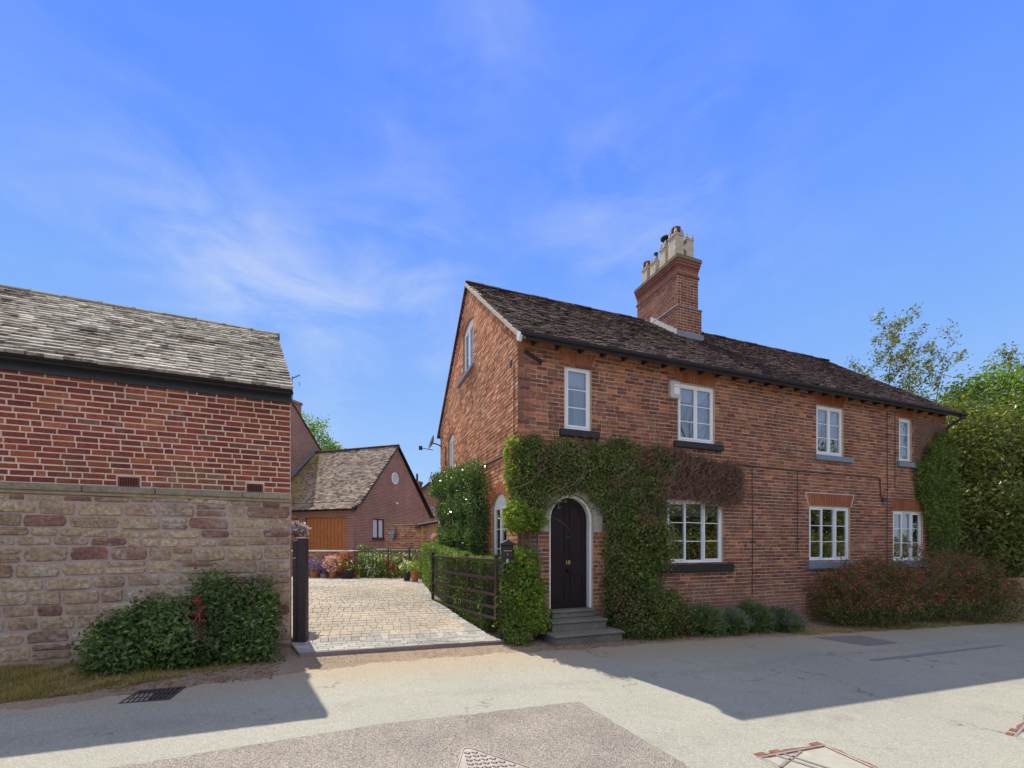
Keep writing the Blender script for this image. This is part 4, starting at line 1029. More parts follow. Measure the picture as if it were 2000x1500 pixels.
    q = MB(); q.tube([(LEN + .12, -.30, 5.30), (LEN + .08, -.28, 5.2), (LEN - .12, -.06, 4.98), (LEN - .14, -.06, 0)], .035, 8); q.obj('downpipe', M_dark, H)
    # chimney
    CH = MB(); CH.box(CX0 + .012, CX1 - .012, CY0 + .012, CY1 - .012, 6.6, 8.33); CH.box(CX0 + .075, CX1 - .075, CY0 + .075, CY1 - .075, 8.33, 9.5)
    chim = CH.obj('chimney', M_fmort, H)
    Z1, Z2 = 8.31, 9.74
    def faces(x0, x1, y0_, y1_, z0_, z1_, seed):
        for (M_, w_) in ((Matrix.Translation((x0, y0_, 0)), x1 - x0), (Matrix.Translation((x0, y1_, 0)) @ Matrix.Rotation(R(-90), 4, 'Z'), y1_ - y0_), (Matrix.Translation((x1, y0_, 0)) @ Matrix.Rotation(R(90), 4, 'Z'), y1_ - y0_)):
            it = lay(0, w_, z0_, z1_, (), None, .0772, .228, .014, .3, seed, .001)
            mobj('chimney_bricks', boxes_mesh('chimney_bricks', it, M_cbrick if seed % 2 else M_cbrick, .006, seed=seed), chim, M_, 'stuff'); seed += 1
    faces(CX0 + .012, CX1 - .012, CY0 + .012, CY1 - .012, 6.7, Z1 - .03, 51); faces(CX0 + .075, CX1 - .075, CY0 + .075, CY1 - .075, Z1 + .02, 9.20, 54)
    q = MB(); q.box(CX0 - .01, CX1 + .01, CY0 - .01, CY1 + .01, Z1 - .035, Z1 + .012); q.obj('offset_course', M_lead, chim, bevel=.012)
    zc = 9.20
    for k, out in enumerate((.03, -.01, .0, -.03, -.045, -.06)):
        q = MB(); e_ = (.045, .07, .07, .055, .035, .02)[k]
        a = CX0 + e_; b = CX1 - e_; c = CY0 + e_; dd = CY1 - e_
        q.box(a, b, c, dd, zc, zc + .064); q.obj('corbel_course', M_cbrick, chim, bevel=.006); zc += .074
        q = MB(); q.box(a + .01, b - .01, c + .01, dd - .01, zc - .012, zc + .002); q.obj('corbel_joint', M_gmort, chim)
    q = MB(); q.box(CX0 - .005, CX1 + .005, CY0 - .005, CY1 + .005, zc, zc + .10); q.obj('cap_slab', brick_mat('mossy_cap', [(0, (.16, .12, .09)), (1, (.28, .22, .15))], .5, None, .6), chim, bevel=.015)
    zc += .10
    q = MB(); q.add([(CX0 - .0, CY0, zc), (CX1, CY0, zc), (CX1, CY1, zc), (CX0, CY1, zc), (CX0 + .2, CY0 + .15, zc + .07), (CX1 - .2, CY0 + .15, zc + .07), (CX1 - .2, CY1 - .15, zc + .07), (CX0 + .2, CY1 - .15, zc + .07)], [(0, 1, 5, 4), (1, 2, 6, 5), (2, 3, 7, 6), (3, 0, 4, 7), (4, 5, 6, 7)]); q.obj('flaunching', M_gmort, chim)
    # pots: square with a crenellated crown
    def pot(x, y, w, h, cowl):
        q = MB(); hw = w / 2
        q.prism([(-hw * 1.08, 0), (hw * 1.08, 0), (hw, .08), (hw * .86, h * .8), (-hw * .86, h * .8), (-hw, .08)], -hw * .95, hw * .95)
        q.box(-hw * 1.02, hw * 1.02, -hw * 1.04, hw * 1.04, h * .78, h * .84); q.box(-hw * .9, hw * .9, -hw * .92, hw * .92, h * .84, h * .88)
        for sx in (-1, 1):
            for sy in (-1, 1):
                cx_, cy_ = sx * hw * .72, sy * hw * .72; t = hw * .24
                q.add([(cx_ - t, cy_ - t, h * .88), (cx_ + t, cy_ - t, h * .88), (cx_ + t, cy_ + t, h * .88), (cx_ - t, cy_ + t, h * .88), (cx_ - t * .5, cy_ - t * .5, h * 1.02), (cx_ + t * .5, cy_ - t * .5, h * 1.02), (cx_ + t * .5, cy_ + t * .5, h * 1.02), (cx_ - t * .5, cy_ + t * .5, h * 1.02)], [(0, 1, 5, 4), (1, 2, 6, 5), (2, 3, 7, 6), (3, 0, 4, 7), (4, 5, 6, 7)])
        po = q.obj('chimney_pot', M_cream, chim, Matrix.Translation((x, y, zc + .02)), bevel=.006)
        if cowl == 'hat':
            k = MB(); k.lathe([(.06, h * .8), (.06, h * 1.12), (.05, h * 1.12)], 10); k.lathe([(.15, h * 1.16), (.155, h * 1.19), (.0, h * 1.27)], 16); k.lathe([(.15, h * 1.16), (.0, h * 1.22)], 16)
            for a in range(4): k.box(.06 * math.cos(a * 1.57) - .006, .06 * math.cos(a * 1.57) + .006, .06 * math.sin(a * 1.57) - .006, .06 * math.sin(a * 1.57) + .006, h * 1.1, h * 1.19)
            k.obj('cowl', M_iron, po, smooth_=False)
        elif cowl == 'cup':
            k = MB(); k.lathe([(.07, h * .85), (.13, h * 1.02), (.135, h * 1.1), (.115, h * 1.1), (.0, h * .95)], 14); k.obj('cowl', simple('red_metal', (.16, .04, .035), .5, .2), po)
        elif cowl == 'pipe':
            k = MB(); k.lathe([(.05, h * .85), (.05, h * 1.2), (.065, h * 1.2), (.065, h * 1.25), (.0, h * 1.25)], 10); k.obj('cowl', M_iron, po)
    pot(6.0, CY1 - .22, .27, .74, 'cup'); pot(6.0, CY1 - .62, .27, .70, 'pipe'); pot(6.0, CY1 - 1.06, .27, .88, 'hat'); pot(5.92, CY0 + .36, .32, .86, 'cup'); pot(6.30, CY0 + .34, .27, .80, None)
    # flashings
    tzr = lambda y: z0 + (y - y0) * math.tan(pitch)
    q = MB(); q.box(CX0 - .01, CX1 + .03, CY0 - .03, CY0 - .004, tzr(CY0) - .02, tzr(CY0) + .16); q.obj('front_flashing', M_lead, chim)
    q = MB(); n = 9
    for k in range(n):
        a = CY0 + (3.5 - CY0) * k / n; b = CY0 + (3.5 - CY0) * (k + 1) / n; zt = tzr(b) + .16
        q.add([(CX0 - .010, a, tzr(a)), (CX0 - .010, b, tzr(b)), (CX0 - .010, b, zt + .02), (CX0 - .010, a, zt - .03), (CX0 - .06, a, tzr(a) + .045), (CX0 - .06, b, tzr(b) + .045)], [(0, 1, 2, 3), (0, 4, 5, 1)])
    q.obj('side_flashing', M_leadl, chim)
    # services on the walls
    wmat = simple('cable_sheath', (.09, .06, .06), .6, .2)
    q = MB(); q.tube([(5.2, -.02, 3.47), (7, -.02, 3.43), (10.0, -.02, 3.44), (10.12, -.02, 3.4), (10.15, -.02, 2.95), (10.25, -.03, 2.88)], .014, 6); q.box(10.2, 10.32, -.06, .0, 2.8, 2.92); q.obj('wall_cable', wmat, H)
    for x, za, zb in ((5.64, 3.42, .6), (7.08, 3.42, 1.5), (10.42, 5.2, 1.2), (10.75, 5.2, 3.2)):
        q = MB(); q.tube([(x, -.015, za), (x + .01, -.015, (za + zb) / 2), (x, -.015, zb)], .008, 5); q.obj('wall_cable', wmat, H)
    q = MB(); q.tube([(-.02, .62, 3.42), (-.02, 2.3, 3.46), (-.02, 2.35, 3.38), (-.02, 2.35, 2.6)], .018, 6); q.obj('wall_cable', wmat, H)
    q = MB(); q.tube([(-.02, .16, 5.0), (-.02, .17, 3.3)], .008, 5); q.box(-.03, .0, .30, .38, 5.0, 5.12); q.obj('wall_cable', wmat, H)
    q = MB(); q.tube([(-.03, 6.1, 4.75), (-.03, 6.05, 3.4), (-.03, 6.1, 2)], .016, 6); q.obj('wall_cable', wmat, H)
    q = MB(); q.tube([(.12, -.02, 5.17), (.45, -.035, 5.02)], .03, 6); q.obj('wall_bracket', M_dark, H)
    return H
HOUSE = cottage()

def H3(s, v, z): p = W2(s, v); return Vector((p[0], p[1], z))
# alarm box
al = empty('alarm_box', H3(3.44, 0, 4.88), ANG, 'beige and white alarm box fixed beside the middle upstairs window', 'alarm box')
q = MB(); q.prism([(-.13, -.15), (-.10, -.18), (.10, -.18), (.12, -.15), (.12, .14), (.10, .17), (-.13, .17)], -.09, 0); q.obj('casing', M_alarm, al, bevel=.008)
q = MB(); q.box(-.05, .10, -.100, -.0905, .06, .10); q.box(-.05, .10, -.096, -.0905, -.1, .05); q.obj('front_plate', M_alarmw, al, bevel=.003)
# satellite dish
def dish():
    c = H3(-.30, 6.75, 4.95); o = empty('satellite_dish', c, 0, 'grey satellite dish on a bracket at the far end of the gable wall', 'satellite dish')
    d = MB(); prof = [(0, 0)] + [(r_, .09 * (r_ / .29) ** 2) for r_ in np.linspace(.04, .29, 7)] + [(.30, .095)]
    d.lathe(prof, 22); Mx = Matrix.Rotation(R(75), 4, 'Y') @ Matrix.Identity(4)
    look = Vector((-.9, -.35, .35)).normalized(); q_ = look.to_track_quat('Z', 'Y').to_matrix().to_4x4() @ Matrix.Scale(.85, 4)
    d.obj('reflector', M_dish, o, q_, smooth_=True)
    a = MB(); a.tube([Vector((0, 0, -.22)), Vector((-.36, -.14, -.18))], .012, 6); a.box(-.42, -.32, -.17, -.10, -.24, -.12); a.obj('feed_arm', M_iron, o)
    b = MB(); b.tube([(0, 0, 0), Vector((.14, .05, -.02)), Vector((.28, .105, -.10))], .02, 6); b.obj('bracket', M_iron, o)
dish()

# ================================================================== POSTS, GATE, LETTER BOX
def bed(x, y): return float(gz(x, y))
p = empty('gate_post', (-3.30, 6.80, bed(-3.3, 6.8)), R(12), 'thick dark timber gate post standing at the corner of the stone barn', 'gate post')
q = MB(); q.box(-.03, .095, -.09, .09, -.2, 1.66); q.obj('post', M_post, p, bevel=.008)
q = MB(); q.box(-.10, -.032, -.07, .07, -.2, 1.63); q.obj('closing_board', M_post, p, bevel=.006)
q = MB(); q.box(-.04, .105, -.10, .10, 1.66, 1.68); q.obj('cap', M_steel, p, bevel=.004)
q = MB(); q.tube([(-.09, -.085, 1.36), (-.05, -.085, 1.36)], .012, 8); q.obj('latch_pin', M_steel, p)
RP = (-.13, 7.55)
p = empty('gate_post', (*RP, bed(*RP)), R(15), 'dark timber hinge post by the cottage corner, half hidden in ivy', 'gate post')
q = MB(); q.box(-.065, .065, -.065, .065, -.2, 1.30); q.obj('post', M_post, p, bevel=.008)
lb = empty('letter_box', (-.085, 7.58, 1.32), R(10), 'black letter box with a pitched lid and white emblem on the gate post', 'letter box')
q = MB(); q.box(-.10, .10, -.07, .10, 0, .36); q.obj('body', M_iron, lb, bevel=.01)
q = MB(); q.prism([(-.13, .36), (.13, .36), (.12, .40), (.0, .455), (-.12, .40)], -.10, .12); q.obj('lid', M_iron, lb, bevel=.005)
q = MB(); q.box(-.07, .07, -.074, -.0705, .26, .275); q.obj('slot', M_steel, lb)
q = MB(); q.prism([(-.022, .05), (.022, .05), (.028, .09), (.01, .12), (-.01, .13), (-.028, .1)], -.075, -.0705); q.obj('emblem', M_alarmw, lb)
q = MB(); q.prism([(-.02, .19), (.015, .18), (.025, .21), (.0, .235), (-.02, .22)], -.075, -.0705); q.obj('flower_emblem', simple('red_emblem', (.5, .06, .08), .6, .1), lb)
def gate():
    B_, A_ = Vector((-.27, 7.52, 0)), Vector((-1.815, 9.97, 0)); L = (A_ - B_).length; d = (A_ - B_).normalized(); rz = math.atan2(d.y, d.x)
    g = empty('field_gate', (B_.x, B_.y, .385), rz, 'dark brown metal five-bar gate with wire mesh, swung open along the hedge', 'gate')
    Hh = 1.07
    for x, nm in ((0, 'hinge_stile'), (L, 'latch_stile')):
        q = MB(); q.box(x - .028, x + .028, -.028, .028, 0, Hh + .02); q.obj(nm, M_gate, g, bevel=.005)
    for x in (L * .38,):
        q = MB(); q.box(x - .016, x + .016, -.012, .012, .03, Hh - .02); q.obj('mid_stile', M_gate, g)
    for k, z in enumerate((.03, .22, .44, .72, Hh - .03)):
        q = MB(); hgt = .028 if k < 4 else .02
        q.box(.028, L - .028, -.02, .02, z - hgt, z + hgt); q.obj('rail', M_gate, g, bevel=.004)
    q = MB()
    for x in np.arange(.08, L, .055): q.box(x - .0034, x + .0034, -.0245, -.0205, .03, Hh - .03)
    for z in np.arange(.07, Hh, .055): q.box(.03, L - .03, -.0285, -.0245, z - .0034, z + .0034)
    q.obj('wire_mesh', M_iron, g, None, 'stuff')
    for x in (.0, L * .4, L):
        q = MB(); q.box(x - .03, x + .03, -.04, .04, Hh + .021, Hh + .06); q.obj('clip', M_iron, g, bevel=.006)
    q = MB(); q.tube([(0, 0, .2), (-.2, 0, .2)], .015, 6); q.tube([(0, 0, .9), (-.2, 0, .9)], .015, 6); q.obj('hinges', M_iron, g)
gate()

# ================================================================== YARD BACKDROP
def old_wall(name, a, b, z0, z1, label, seed=1, cope=True, mat=M_oldbrick, th=.23, cm=None):
    a, b = Vector(a), Vector(b); L = (b - a).length; rz = math.atan2(b.y - a.y, b.x - a.x)
    o = MB(); o.box(0, L, 0.0, th, z0, z1); w = o.obj(name, M_fmort, None, Matrix.Translation((a.x, a.y, 0)) @ Matrix.Rotation(rz, 4, 'Z')); tag(w, label, 'wall')
    it = lay(0, L, z0 + .0, z1 - .01, (), None, .076, .225, .010, .25, seed, .002)
    mobj('small_bricks', boxes_mesh('small_bricks', it, mat, .006, seed=seed), w, None, 'stuff')
    if cope:
        r = random.Random(seed); x = 0
        while x < L:
            l = min(r.uniform(.4, .6), L - x); q = MB(); q.box(x + .004, x + l - .004, -.04, th + .04, z1, z1 + .055 + r.uniform(0, .01)); q.obj('coping_stone', cm or M_leadl, w, bevel=.01); x += l
    return w
GY = .33
old_wall('low_brick_wall', (-8.9, 16.3), (-6.05, 15.95), .2, 1.42, 'low brick wall with pale coping behind the flower pots', 4)
pw = MB(); pw.box(-.17, .17, -.17, .17, .2, 1.42); pwo = pw.obj('brick_pier', M_fmort, None, Matrix.Translation((-5.9, 15.95, 0)) @ Matrix.Rotation(R(-5), 4, 'Z')); tag(pwo, 'short brick pier ending the low wall beside the iron railing', 'pier')
for k, M_ in enumerate((Matrix.Translation((-.17, -.17, 0)), Matrix.Translation((.17, -.17, 0)) @ Matrix.Rotation(R(90), 4, 'Z'))):
    mobj('small_bricks', boxes_mesh('small_bricks', lay(0, .34, .2, 1.4, (), None, .076, .225, .01, .3, 60 + k), M_oldbrick, .006, seed=k), pwo, M_, 'stuff')
q = MB(); q.box(-.21, .21, -.21, .21, 1.42, 1.48); q.obj('coping_stone', M_leadl, pwo, bevel=.01)
old_wall('bed_wall', (-5.6, 17.7), (-3.0, 17.3), .2, 1.46, 'brick retaining wall with white coping behind the flower bed', 6, cm=M_alarmw)
def railing():
    a, b = Vector((-5.75, 15.7)), Vector((-3.3, 15.75)); L = (b - a).length; g = empty('iron_railing', (a.x, a.y, GY), math.atan2(b.y - a.y, b.x - a.x), 'black iron railing with thin bars in front of the flower bed', 'railing')
    for x in (1.28, 2.05):
        q = MB(); q.tube([(x, 0, 0), (x, 0, 1.24)], .025, 8); q.lathe([(.0, 1.30), (.035, 1.27), (.03, 1.24)], 8, (x, 0, 0)); q.obj('post', M_iron, g)
    for z in (.1, 1.10, 1.2):
        q = MB(); q.tube([(0, 0, z), (L, 0, z)], .014, 6); q.obj('rail', M_iron, g)
    for k in range(int(L / .13)):
        q = MB(); x = .06 + k * .13; q.tube([(x, 0, .1), (x, 0, 1.2)], .006, 4); q.obj('bar', M_iron, g)
railing()
def gable_house(name, O, rz, L, D, z0, ez, rz_, label, tilemat=M_gtile, kick=True, bricks=True, tiles=True, ov=.18):
    """local: x from -L to 0 (x=0 gable towards us), y 0..D"""
    H = empty(name, (O[0], O[1], 0), rz, label, 'building')
    return H
def garage():
    rz = math.atan2(-.326, .945); O = (-7.3, 20.0); L, D, EZ, RZ = 5.5, 7.0, 3.30, 6.95
    H = empty('garage', (*O, 0), rz, 'red brick garage with steep mottled tiled roof, timber doors and a round gable window', 'building')
    q = MB(); q.box(-L, 0, 0, .22, .1, .2); 
    w = MB()
    # front wall around doors
    segs = [(-5.5, -5.35), (-3.25, -2.80), (-.45, 0)]
    for a, b in segs: w.box(a, b, 0, .25, .1, 2.98)
    w.box(-L, 0, 0, .25, 2.98, EZ - .02); w.obj('front_wall', M_farbrick, H)
    g = MB(); hole_w = rect_hole(1.43, 2.37, 1.98, 2.98)
    rh = [(3.3 + .27 * math.cos(t), 5.2 + .27 * math.sin(t)) for t in np.linspace(0, 2 * math.pi, 17)[:-1]]
    gp = panel([(0.25, .1), (D, .1), (D, EZ), (D / 2, RZ - .05), (.45, EZ + .30), (0.25, EZ + .05)], [hole_w, rh], .25)
    gp.obj('gable_wall', M_farbrick, H, Matrix.Rotation(R(90), 4, 'Z') @ Matrix.Translation((0, 0, 0)))
    Mg2 = Matrix.Rotation(R(90), 4, 'Z')
    q = MB(); q.box(1.43, 1.49, .03, .09, 1.98, 2.98); q.box(1.86, 1.94, .03, .09, 1.98, 2.98); q.box(2.31, 2.37, .03, .09, 1.98, 2.98); q.box(1.49, 2.31, .03, .088, 2.92, 2.98); q.box(1.49, 2.31, .03, .088, 1.98, 2.04); q.box(1.38, 2.42, -.06, .03, 1.90, 1.98)
    wf = q.obj('window', M_post, H, Mg2)
    for a, b in ((1.49, 1.86), (1.94, 2.31)):
        q = MB(); q.add([(a, .07, 2.04), (b, .07, 2.04), (b, .07, 2.92), (a, .07, 2.92)], [(0, 1, 2, 3)]); q.obj('pane', M_curtain, wf)
    q = MB(); q.prism([(3.3 + .26 * math.cos(t), 5.2 + .26 * math.sin(t)) for t in np.linspace(0, 2 * math.pi, 21)[:-1]], .02, .06); q.obj('round_window', simple('pale_round_pane', (.55, .58, .55), .3, .05), H, Mg2)
    q = MB()
    for k in range(20):
        t0, t1 = 2 * math.pi * k / 20, 2 * math.pi * (k + 1) / 20
        pts = [(3.3 + rr * math.cos(t), 5.2 + rr * math.sin(t)) for rr, t in ((.25, t0), (.31, t0), (.31, t1), (.25, t1))]; q.prism(pts, -.02, .015)
    q.obj('round_frame', M_white, H, Mg2)
    q = MB(); q.lathe([(0, 0), (.07, .02), (.07, .1), (0, .14)], 10, (3.4, -.06, 3.82)); q.obj('wall_lamp', M_alarmw, H, Mg2)
    for (a, b) in ((-2.80, -.45), (-5.35, -3.25)):
        q = MB(); q.box(a, b, .10, .14, .1, 2.98); dr = q.obj('garage_door', M_wood, H)
        n = 11
        for k in range(n):
            x0_, x1_ = a + .05 + (b - a - .1) * k / n, a + .05 + (b - a - .1) * (k + 1) / n - .02
            q = MB(); q.box(x0_, x1_, .075, .0995, .15, 2.92); q.obj('plank', M_wood, dr, bevel=.006)
    # roof: front slope with bell-cast foot
    yk = .45; zk = EZ + .36
    prof = [(-.35, EZ - .02), (yk, zk), (D / 2, RZ)]
    q = MB(); 
    q.add([(x, y, z) for x in (-L, .12) for y, z in prof + [(D + .3, EZ)]], [(0, 1, 5, 4), (1, 2, 6, 5), (2, 3, 7, 6)])
    roof = q.obj('roof', M_dark, H)
    V = []; F = []; r = random.Random(8)
    lens = [math.dist(prof[0], prof[1]), math.dist(prof[1], prof[2])]; tot = sum(lens); e = .105
    for c in range(int(tot / e)):
        s = c * e
        if s < lens[0]: t = s / lens[0]; y = prof[0][0] + (prof[1][0] - prof[0][0]) * t; z = prof[0][1] + (prof[1][1] - prof[0][1]) * t; an = math.atan2(prof[1][1] - prof[0][1], prof[1][0] - prof[0][0])
        else: t = (s - lens[0]) / lens[1]; y = prof[1][0] + (prof[2][0] - prof[1][0]) * t; z = prof[1][1] + (prof[2][1] - prof[1][1]) * t; an = math.atan2(prof[2][1] - prof[1][1], prof[2][0] - prof[1][0])
        x = -L - (.08 if c % 2 else 0)
        while x < .14:
            w_ = .165; Mt = Matrix.Translation((x + w_ / 2, y, z + .03 + r.uniform(0, .006))) @ Matrix.Rotation(an - .12 + r.gauss(0, .03), 4, 'X')
            if x + w_ < .16:
                n_ = len(V); V += [tuple(Mt @ Vector(p_)) for p_ in [(-w_ / 2 + .002, 0, 0), (w_ / 2 - .002, 0, 0), (w_ / 2 - .002, .16, 0), (-w_ / 2 + .002, .16, 0), (-w_ / 2 + .002, 0, .02), (w_ / 2 - .002, 0, .02), (w_ / 2 - .002, .16, .02), (-w_ / 2 + .002, .16, .02)]]
                F += [(n_, n_ + 1, n_ + 5, n_ + 4), (n_ + 1, n_ + 2, n_ + 6, n_ + 5), (n_ + 3, n_, n_ + 4, n_ + 7), (n_ + 4, n_ + 5, n_ + 6, n_ + 7)]
            x += w_
    mobj('small_roof_tiles', fast_mesh('small_roof_tiles', V, F, M_gtile), roof, None, 'stuff')
    for k in range(12):
        q = MB(); q.prism([(D / 2 + .11 * math.cos(a), RZ + .02 + .08 * math.sin(a)) for a in np.linspace(0, math.pi, 6)], -L + k * .468 + .004, -L + (k + 1) * .468, 'X'); q.obj('ridge_tile', M_htile, H)
    q = MB(); q.box(.125, .15, -.3, -.0, EZ - .1, EZ); q.tube([(.14, -.35, EZ - .03), (.14, yk, zk - .02), (.14, D / 2, RZ - .02), (.14, D + .3, EZ)], .03, 4); q.obj('verge_board', M_dark, H)
    # tall house at the left end of the garage roof
    O2 = Vector((O[0], O[1], 0)) + Matrix.Rotation(rz, 3, 'Z') @ Vector((-L, 0, 0))
    T = empty('tall_house', O2, rz, 'tall plain red brick gable with a stout chimney rising behind the barn', 'building')
    ay, az = 1.75, 9.42; half = 5.9; ez2 = az - half * 1.03
    gp = panel([(ay - half, 0), (ay + half, 0), (ay + half, ez2), (ay, az), (ay - half, ez2)], [], .25).obj('gable_wall', M_farbrick, T, Mg2)
    q = MB(); 
    q.add([(.08, ay, az + .06), (-7, ay, az + .06), (-7, ay + half + .2, ez2 - .12), (.08, ay + half + .2, ez2 - .12), (.08, ay, az - .02), (-7, ay, az - .02), (-7, ay + half + .2, ez2 - .2), (.08, ay + half + .2, ez2 - .2)], [(0, 1, 2, 3), (4, 5, 6, 7), (0, 3, 7, 4), (2, 3, 7, 6)])
    q.add([(.08, ay, az + .06), (-7, ay, az + .06), (-7, ay - half - .2, ez2 - .12), (.08, ay - half - .2, ez2 - .12)], [(0, 1, 2, 3)])
    q.obj('roof', M_htile, T)
    q = MB(); q.add([(-7, ay - half, 0), (0, ay - half, 0), (0, ay - half, ez2), (-7, ay - half, ez2)], [(0, 1, 2, 3)]); q.obj('side_wall', M_farbrick, T)
    # flashing where the garage roof meets it
    q = MB(); q.add([(.02, -.35, EZ + .12), (.02, D / 2, RZ + .12), (.02, D / 2, RZ + .26), (.02, -.35, EZ + .26), (.16, -.35, EZ + .10), (.16, D / 2, RZ + .10)], [(0, 1, 2, 3), (0, 4, 5, 1)]); q.obj('flashing', M_lead, T)
    q = MB(); q.box(-1.3, -.35, 1.85, 2.85, 7, 9.55); q.add([(-1.35, 1.8, 9.55), (-.30, 1.8, 9.55), (-.30, 2.9, 9.55), (-1.35, 2.9, 9.55), (-1.35, 1.8, 9.68), (-.30, 1.8, 9.68), (-.30, 2.9, 9.68), (-1.35, 2.9, 9.68)], [(0, 3, 2, 1), (0, 1, 5, 4), (1, 2, 6, 5), (2, 3, 7, 6), (3, 0, 4, 7)])
    q.add([(-1.35, 1.8, 9.68), (-.30, 1.8, 9.68), (-.30, 2.9, 9.68), (-1.35, 2.9, 9.68), (-.95, 2.2, 9.84), (-.7, 2.2, 9.84), (-.7, 2.5, 9.84), (-.95, 2.5, 9.84)], [(0, 1, 5, 4), (1, 2, 6, 5), (2, 3, 7, 6), (3, 0, 4, 7), (4, 5, 6, 7)])
    ch = q.obj('chimney', M_farbrick, T)
    q = MB(); q.lathe([(.12, 9.8), (.10, 10.05), (.13, 10.06), (.13, 10.12), (.09, 10.12)], 12, (-.82, 2.35, 0)); q.obj('chimney_pot', M_terra, ch)
    q = MB(); q.lathe([(.17, 10.22), (.17, 10.25), (0, 10.29)], 12, (-.82, 2.35, 0)); q.lathe([(.17, 10.22), (0, 10.22)], 12, (-.82, 2.35, 0)); q.box(-.83, -.81, 2.25, 2.27, 10.1, 10.24); q.obj('cowl', M_iron, ch)
    # aerial
    ap = O2 + Matrix.Rotation(rz, 3, 'Z') @ Vector((-.75, 2.6, 0))
    A = empty('tv_aerial', (ap.x, ap.y, 9.8), 0, 'thin television aerial standing on the chimney behind the barn', 'aerial')
    q = MB(); q.tube([(0, 0, -.3), (0, 0, 1.35)], .016, 5); q.obj('mast', M_iron, A)
    q = MB(); q.tube([(-.05, 0, 1.22), (.42, .0, 1.42)], .022, 5); q.obj('boom', M_iron, A)
    q = MB()
    for k in range(6): x = .02 + k * .07; q.tube([(x, -.16, 1.25 + x * .42), (x, .16, 1.25 + x * .42)], .008, 4)
    q.obj('boom_rods', M_iron, A, None, 'stuff')
    for pp in ([(-.19, 0, 1.58), (-.25, 0, 1.32)], [(-.25, 0, 1.2), (-.2, 0, .98)], [(.38, 0, 1.05), (.41, 0, .82)]):
        q = MB(); q.tube(pp, .014, 4); q.obj('reflector_rod', M_iron, A)
garage()
old_wall('garden_wall', (-5.55, 19.0), (-3.55, 18.3), .1, 2.50, 'tall old brick garden wall in front of the garage gable', 9, cm=M_ridge)
wl = empty('wall_planter', (-5.12, 18.78, 2.1), R(-19), 'small grey wall planter hung on the old garden wall', 'planter')
q = MB(); q.prism([(-.14, .1), (-.1, -.12), (-.03, -.24), (.03, -.24), (.1, -.12), (.14, .1)], -.16, 0); q.obj('bowl', M_lead, wl, bevel=.01)
q = MB(); q.prism([(-.15, .1), (.15, .1), (.1, .2), (0, .24), (-.1, .2)], -.05, 0); q.obj('back_plate', M_lead, wl)
def conservatory():
    H = empty('conservatory', (-3.55, 17.2, 0), R(18), 'honey timber conservatory with a dark sloping roof behind the hedge', 'building')
    q = MB(); q.box(-.05, 1.9, 0, 3, 0, 1.35); q.obj('plinth_wall', M_farbrick, H)
    for k in range(5):
        x = k * .42; q = MB(); q.box(x - .035, x + .035, -.03, .04, 1.35, 2.42 + x * .16); q.obj('timber_post', M_conserv, H)
    for z in (1.4, 1.85, 2.3):
        q = MB(); q.box(-.035, 1.72, -.02, .03, z - .03, z + .03); q.obj('timber_rail', M_conserv, H)
    for k in range(4):
        for (a, b) in ((1.43, 1.82), (1.88, 2.27)):
            q = MB(); q.add([(k * .42 + .04, .01, a), (k * .42 + .38, .01, a), (k * .42 + .38, .01, b), (k * .42 + .04, .01, b)], [(0, 1, 2, 3)]); q.obj('pane', M_glass, H)
    q = MB(); q.add([(-.15, -.15, 2.40), (1.9, -.15, 2.78), (1.9, 3, 2.78), (-.15, 3, 2.40), (-.15, -.15, 2.50), (1.9, -.15, 2.90), (1.9, 3, 2.90), (-.15, 3, 2.50)], [(0, 1, 5, 4), (1, 2, 6, 5), (3, 0, 4, 7), (4, 5, 6, 7), (0, 3, 2, 1)]); q.obj('roof', M_dark, H)
    q = MB(); q.box(-.17, 1.92, -.17, -.155, 0, .03, Matrix.Translation((0, 0, 2.50)) @ Matrix.Rotation(-.19, 4, 'Y')); q.obj('roof_edge', M_leadl, H)
conservatory()
def far_house():
    Z = 38.0; H = empty('far_house', (-8.3, Z, 0), R(-8), 'distant red brick house with one small white window past the garage', 'building')
    gp = panel([(0, 0), (11, 0), (11, 6.2), (5.5, 10.2), (0, 6.2)], [rect_hole(1.15, 1.55, 4.25, 4.95)], .3).obj('gable_wall', M_farbrick, H)
    q = MB(); q.box(1.17, 1.53, .05, .1, 4.27, 4.93); wo = q.obj('window', M_white, H)
    q = MB(); q.box(1.22, 1.33, .03, .049, 4.32, 4.88); q.box(1.37, 1.48, .03, .049, 4.32, 4.88); q.obj('pane', M_room, wo)
    q = MB(); q.box(1.08, 1.62, -.03, .0, 4.18, 4.25); q.obj('sill', M_white, H)
    q = MB(); q.add([(-.3, -.3, 5.98), (5.5, -.3, 10.2), (11.3, -.3, 5.98), (-.3, 8, 5.98), (5.5, 8, 10.2), (11.3, 8, 5.98), (-.3, -.3, 5.85), (5.5, -.3, 10.07), (11.3, -.3, 5.85)], [(0, 1, 4, 3), (1, 2, 5, 4), (0, 6, 7, 1), (1, 7, 8, 2)]); q.obj('roof', M_htile, H)
    q = MB(); q.box(0, 11, 7.9, 8, 0, 6.2); q.add([(0, 0, 0), (0, 8, 0), (0, 8, 6.1), (0, 0, 6.1)], [(0, 1, 2, 3)]); q.obj('side_wall', M_farbrick, H)
    q = MB(); q.box(-.65, .05, .5, 1.2, 0, 7.1); q.box(-.71, .11, .44, 1.26, 7.1, 7.28); ch = q.obj('chimney', M_farbrick, H)
    q = MB(); q.lathe([(.1, 7.28), (.09, 8.0), (.0, 8.0)], 8, (-.3, .85, 0)); q.obj('chimney_pot', M_iron, ch)
far_house()
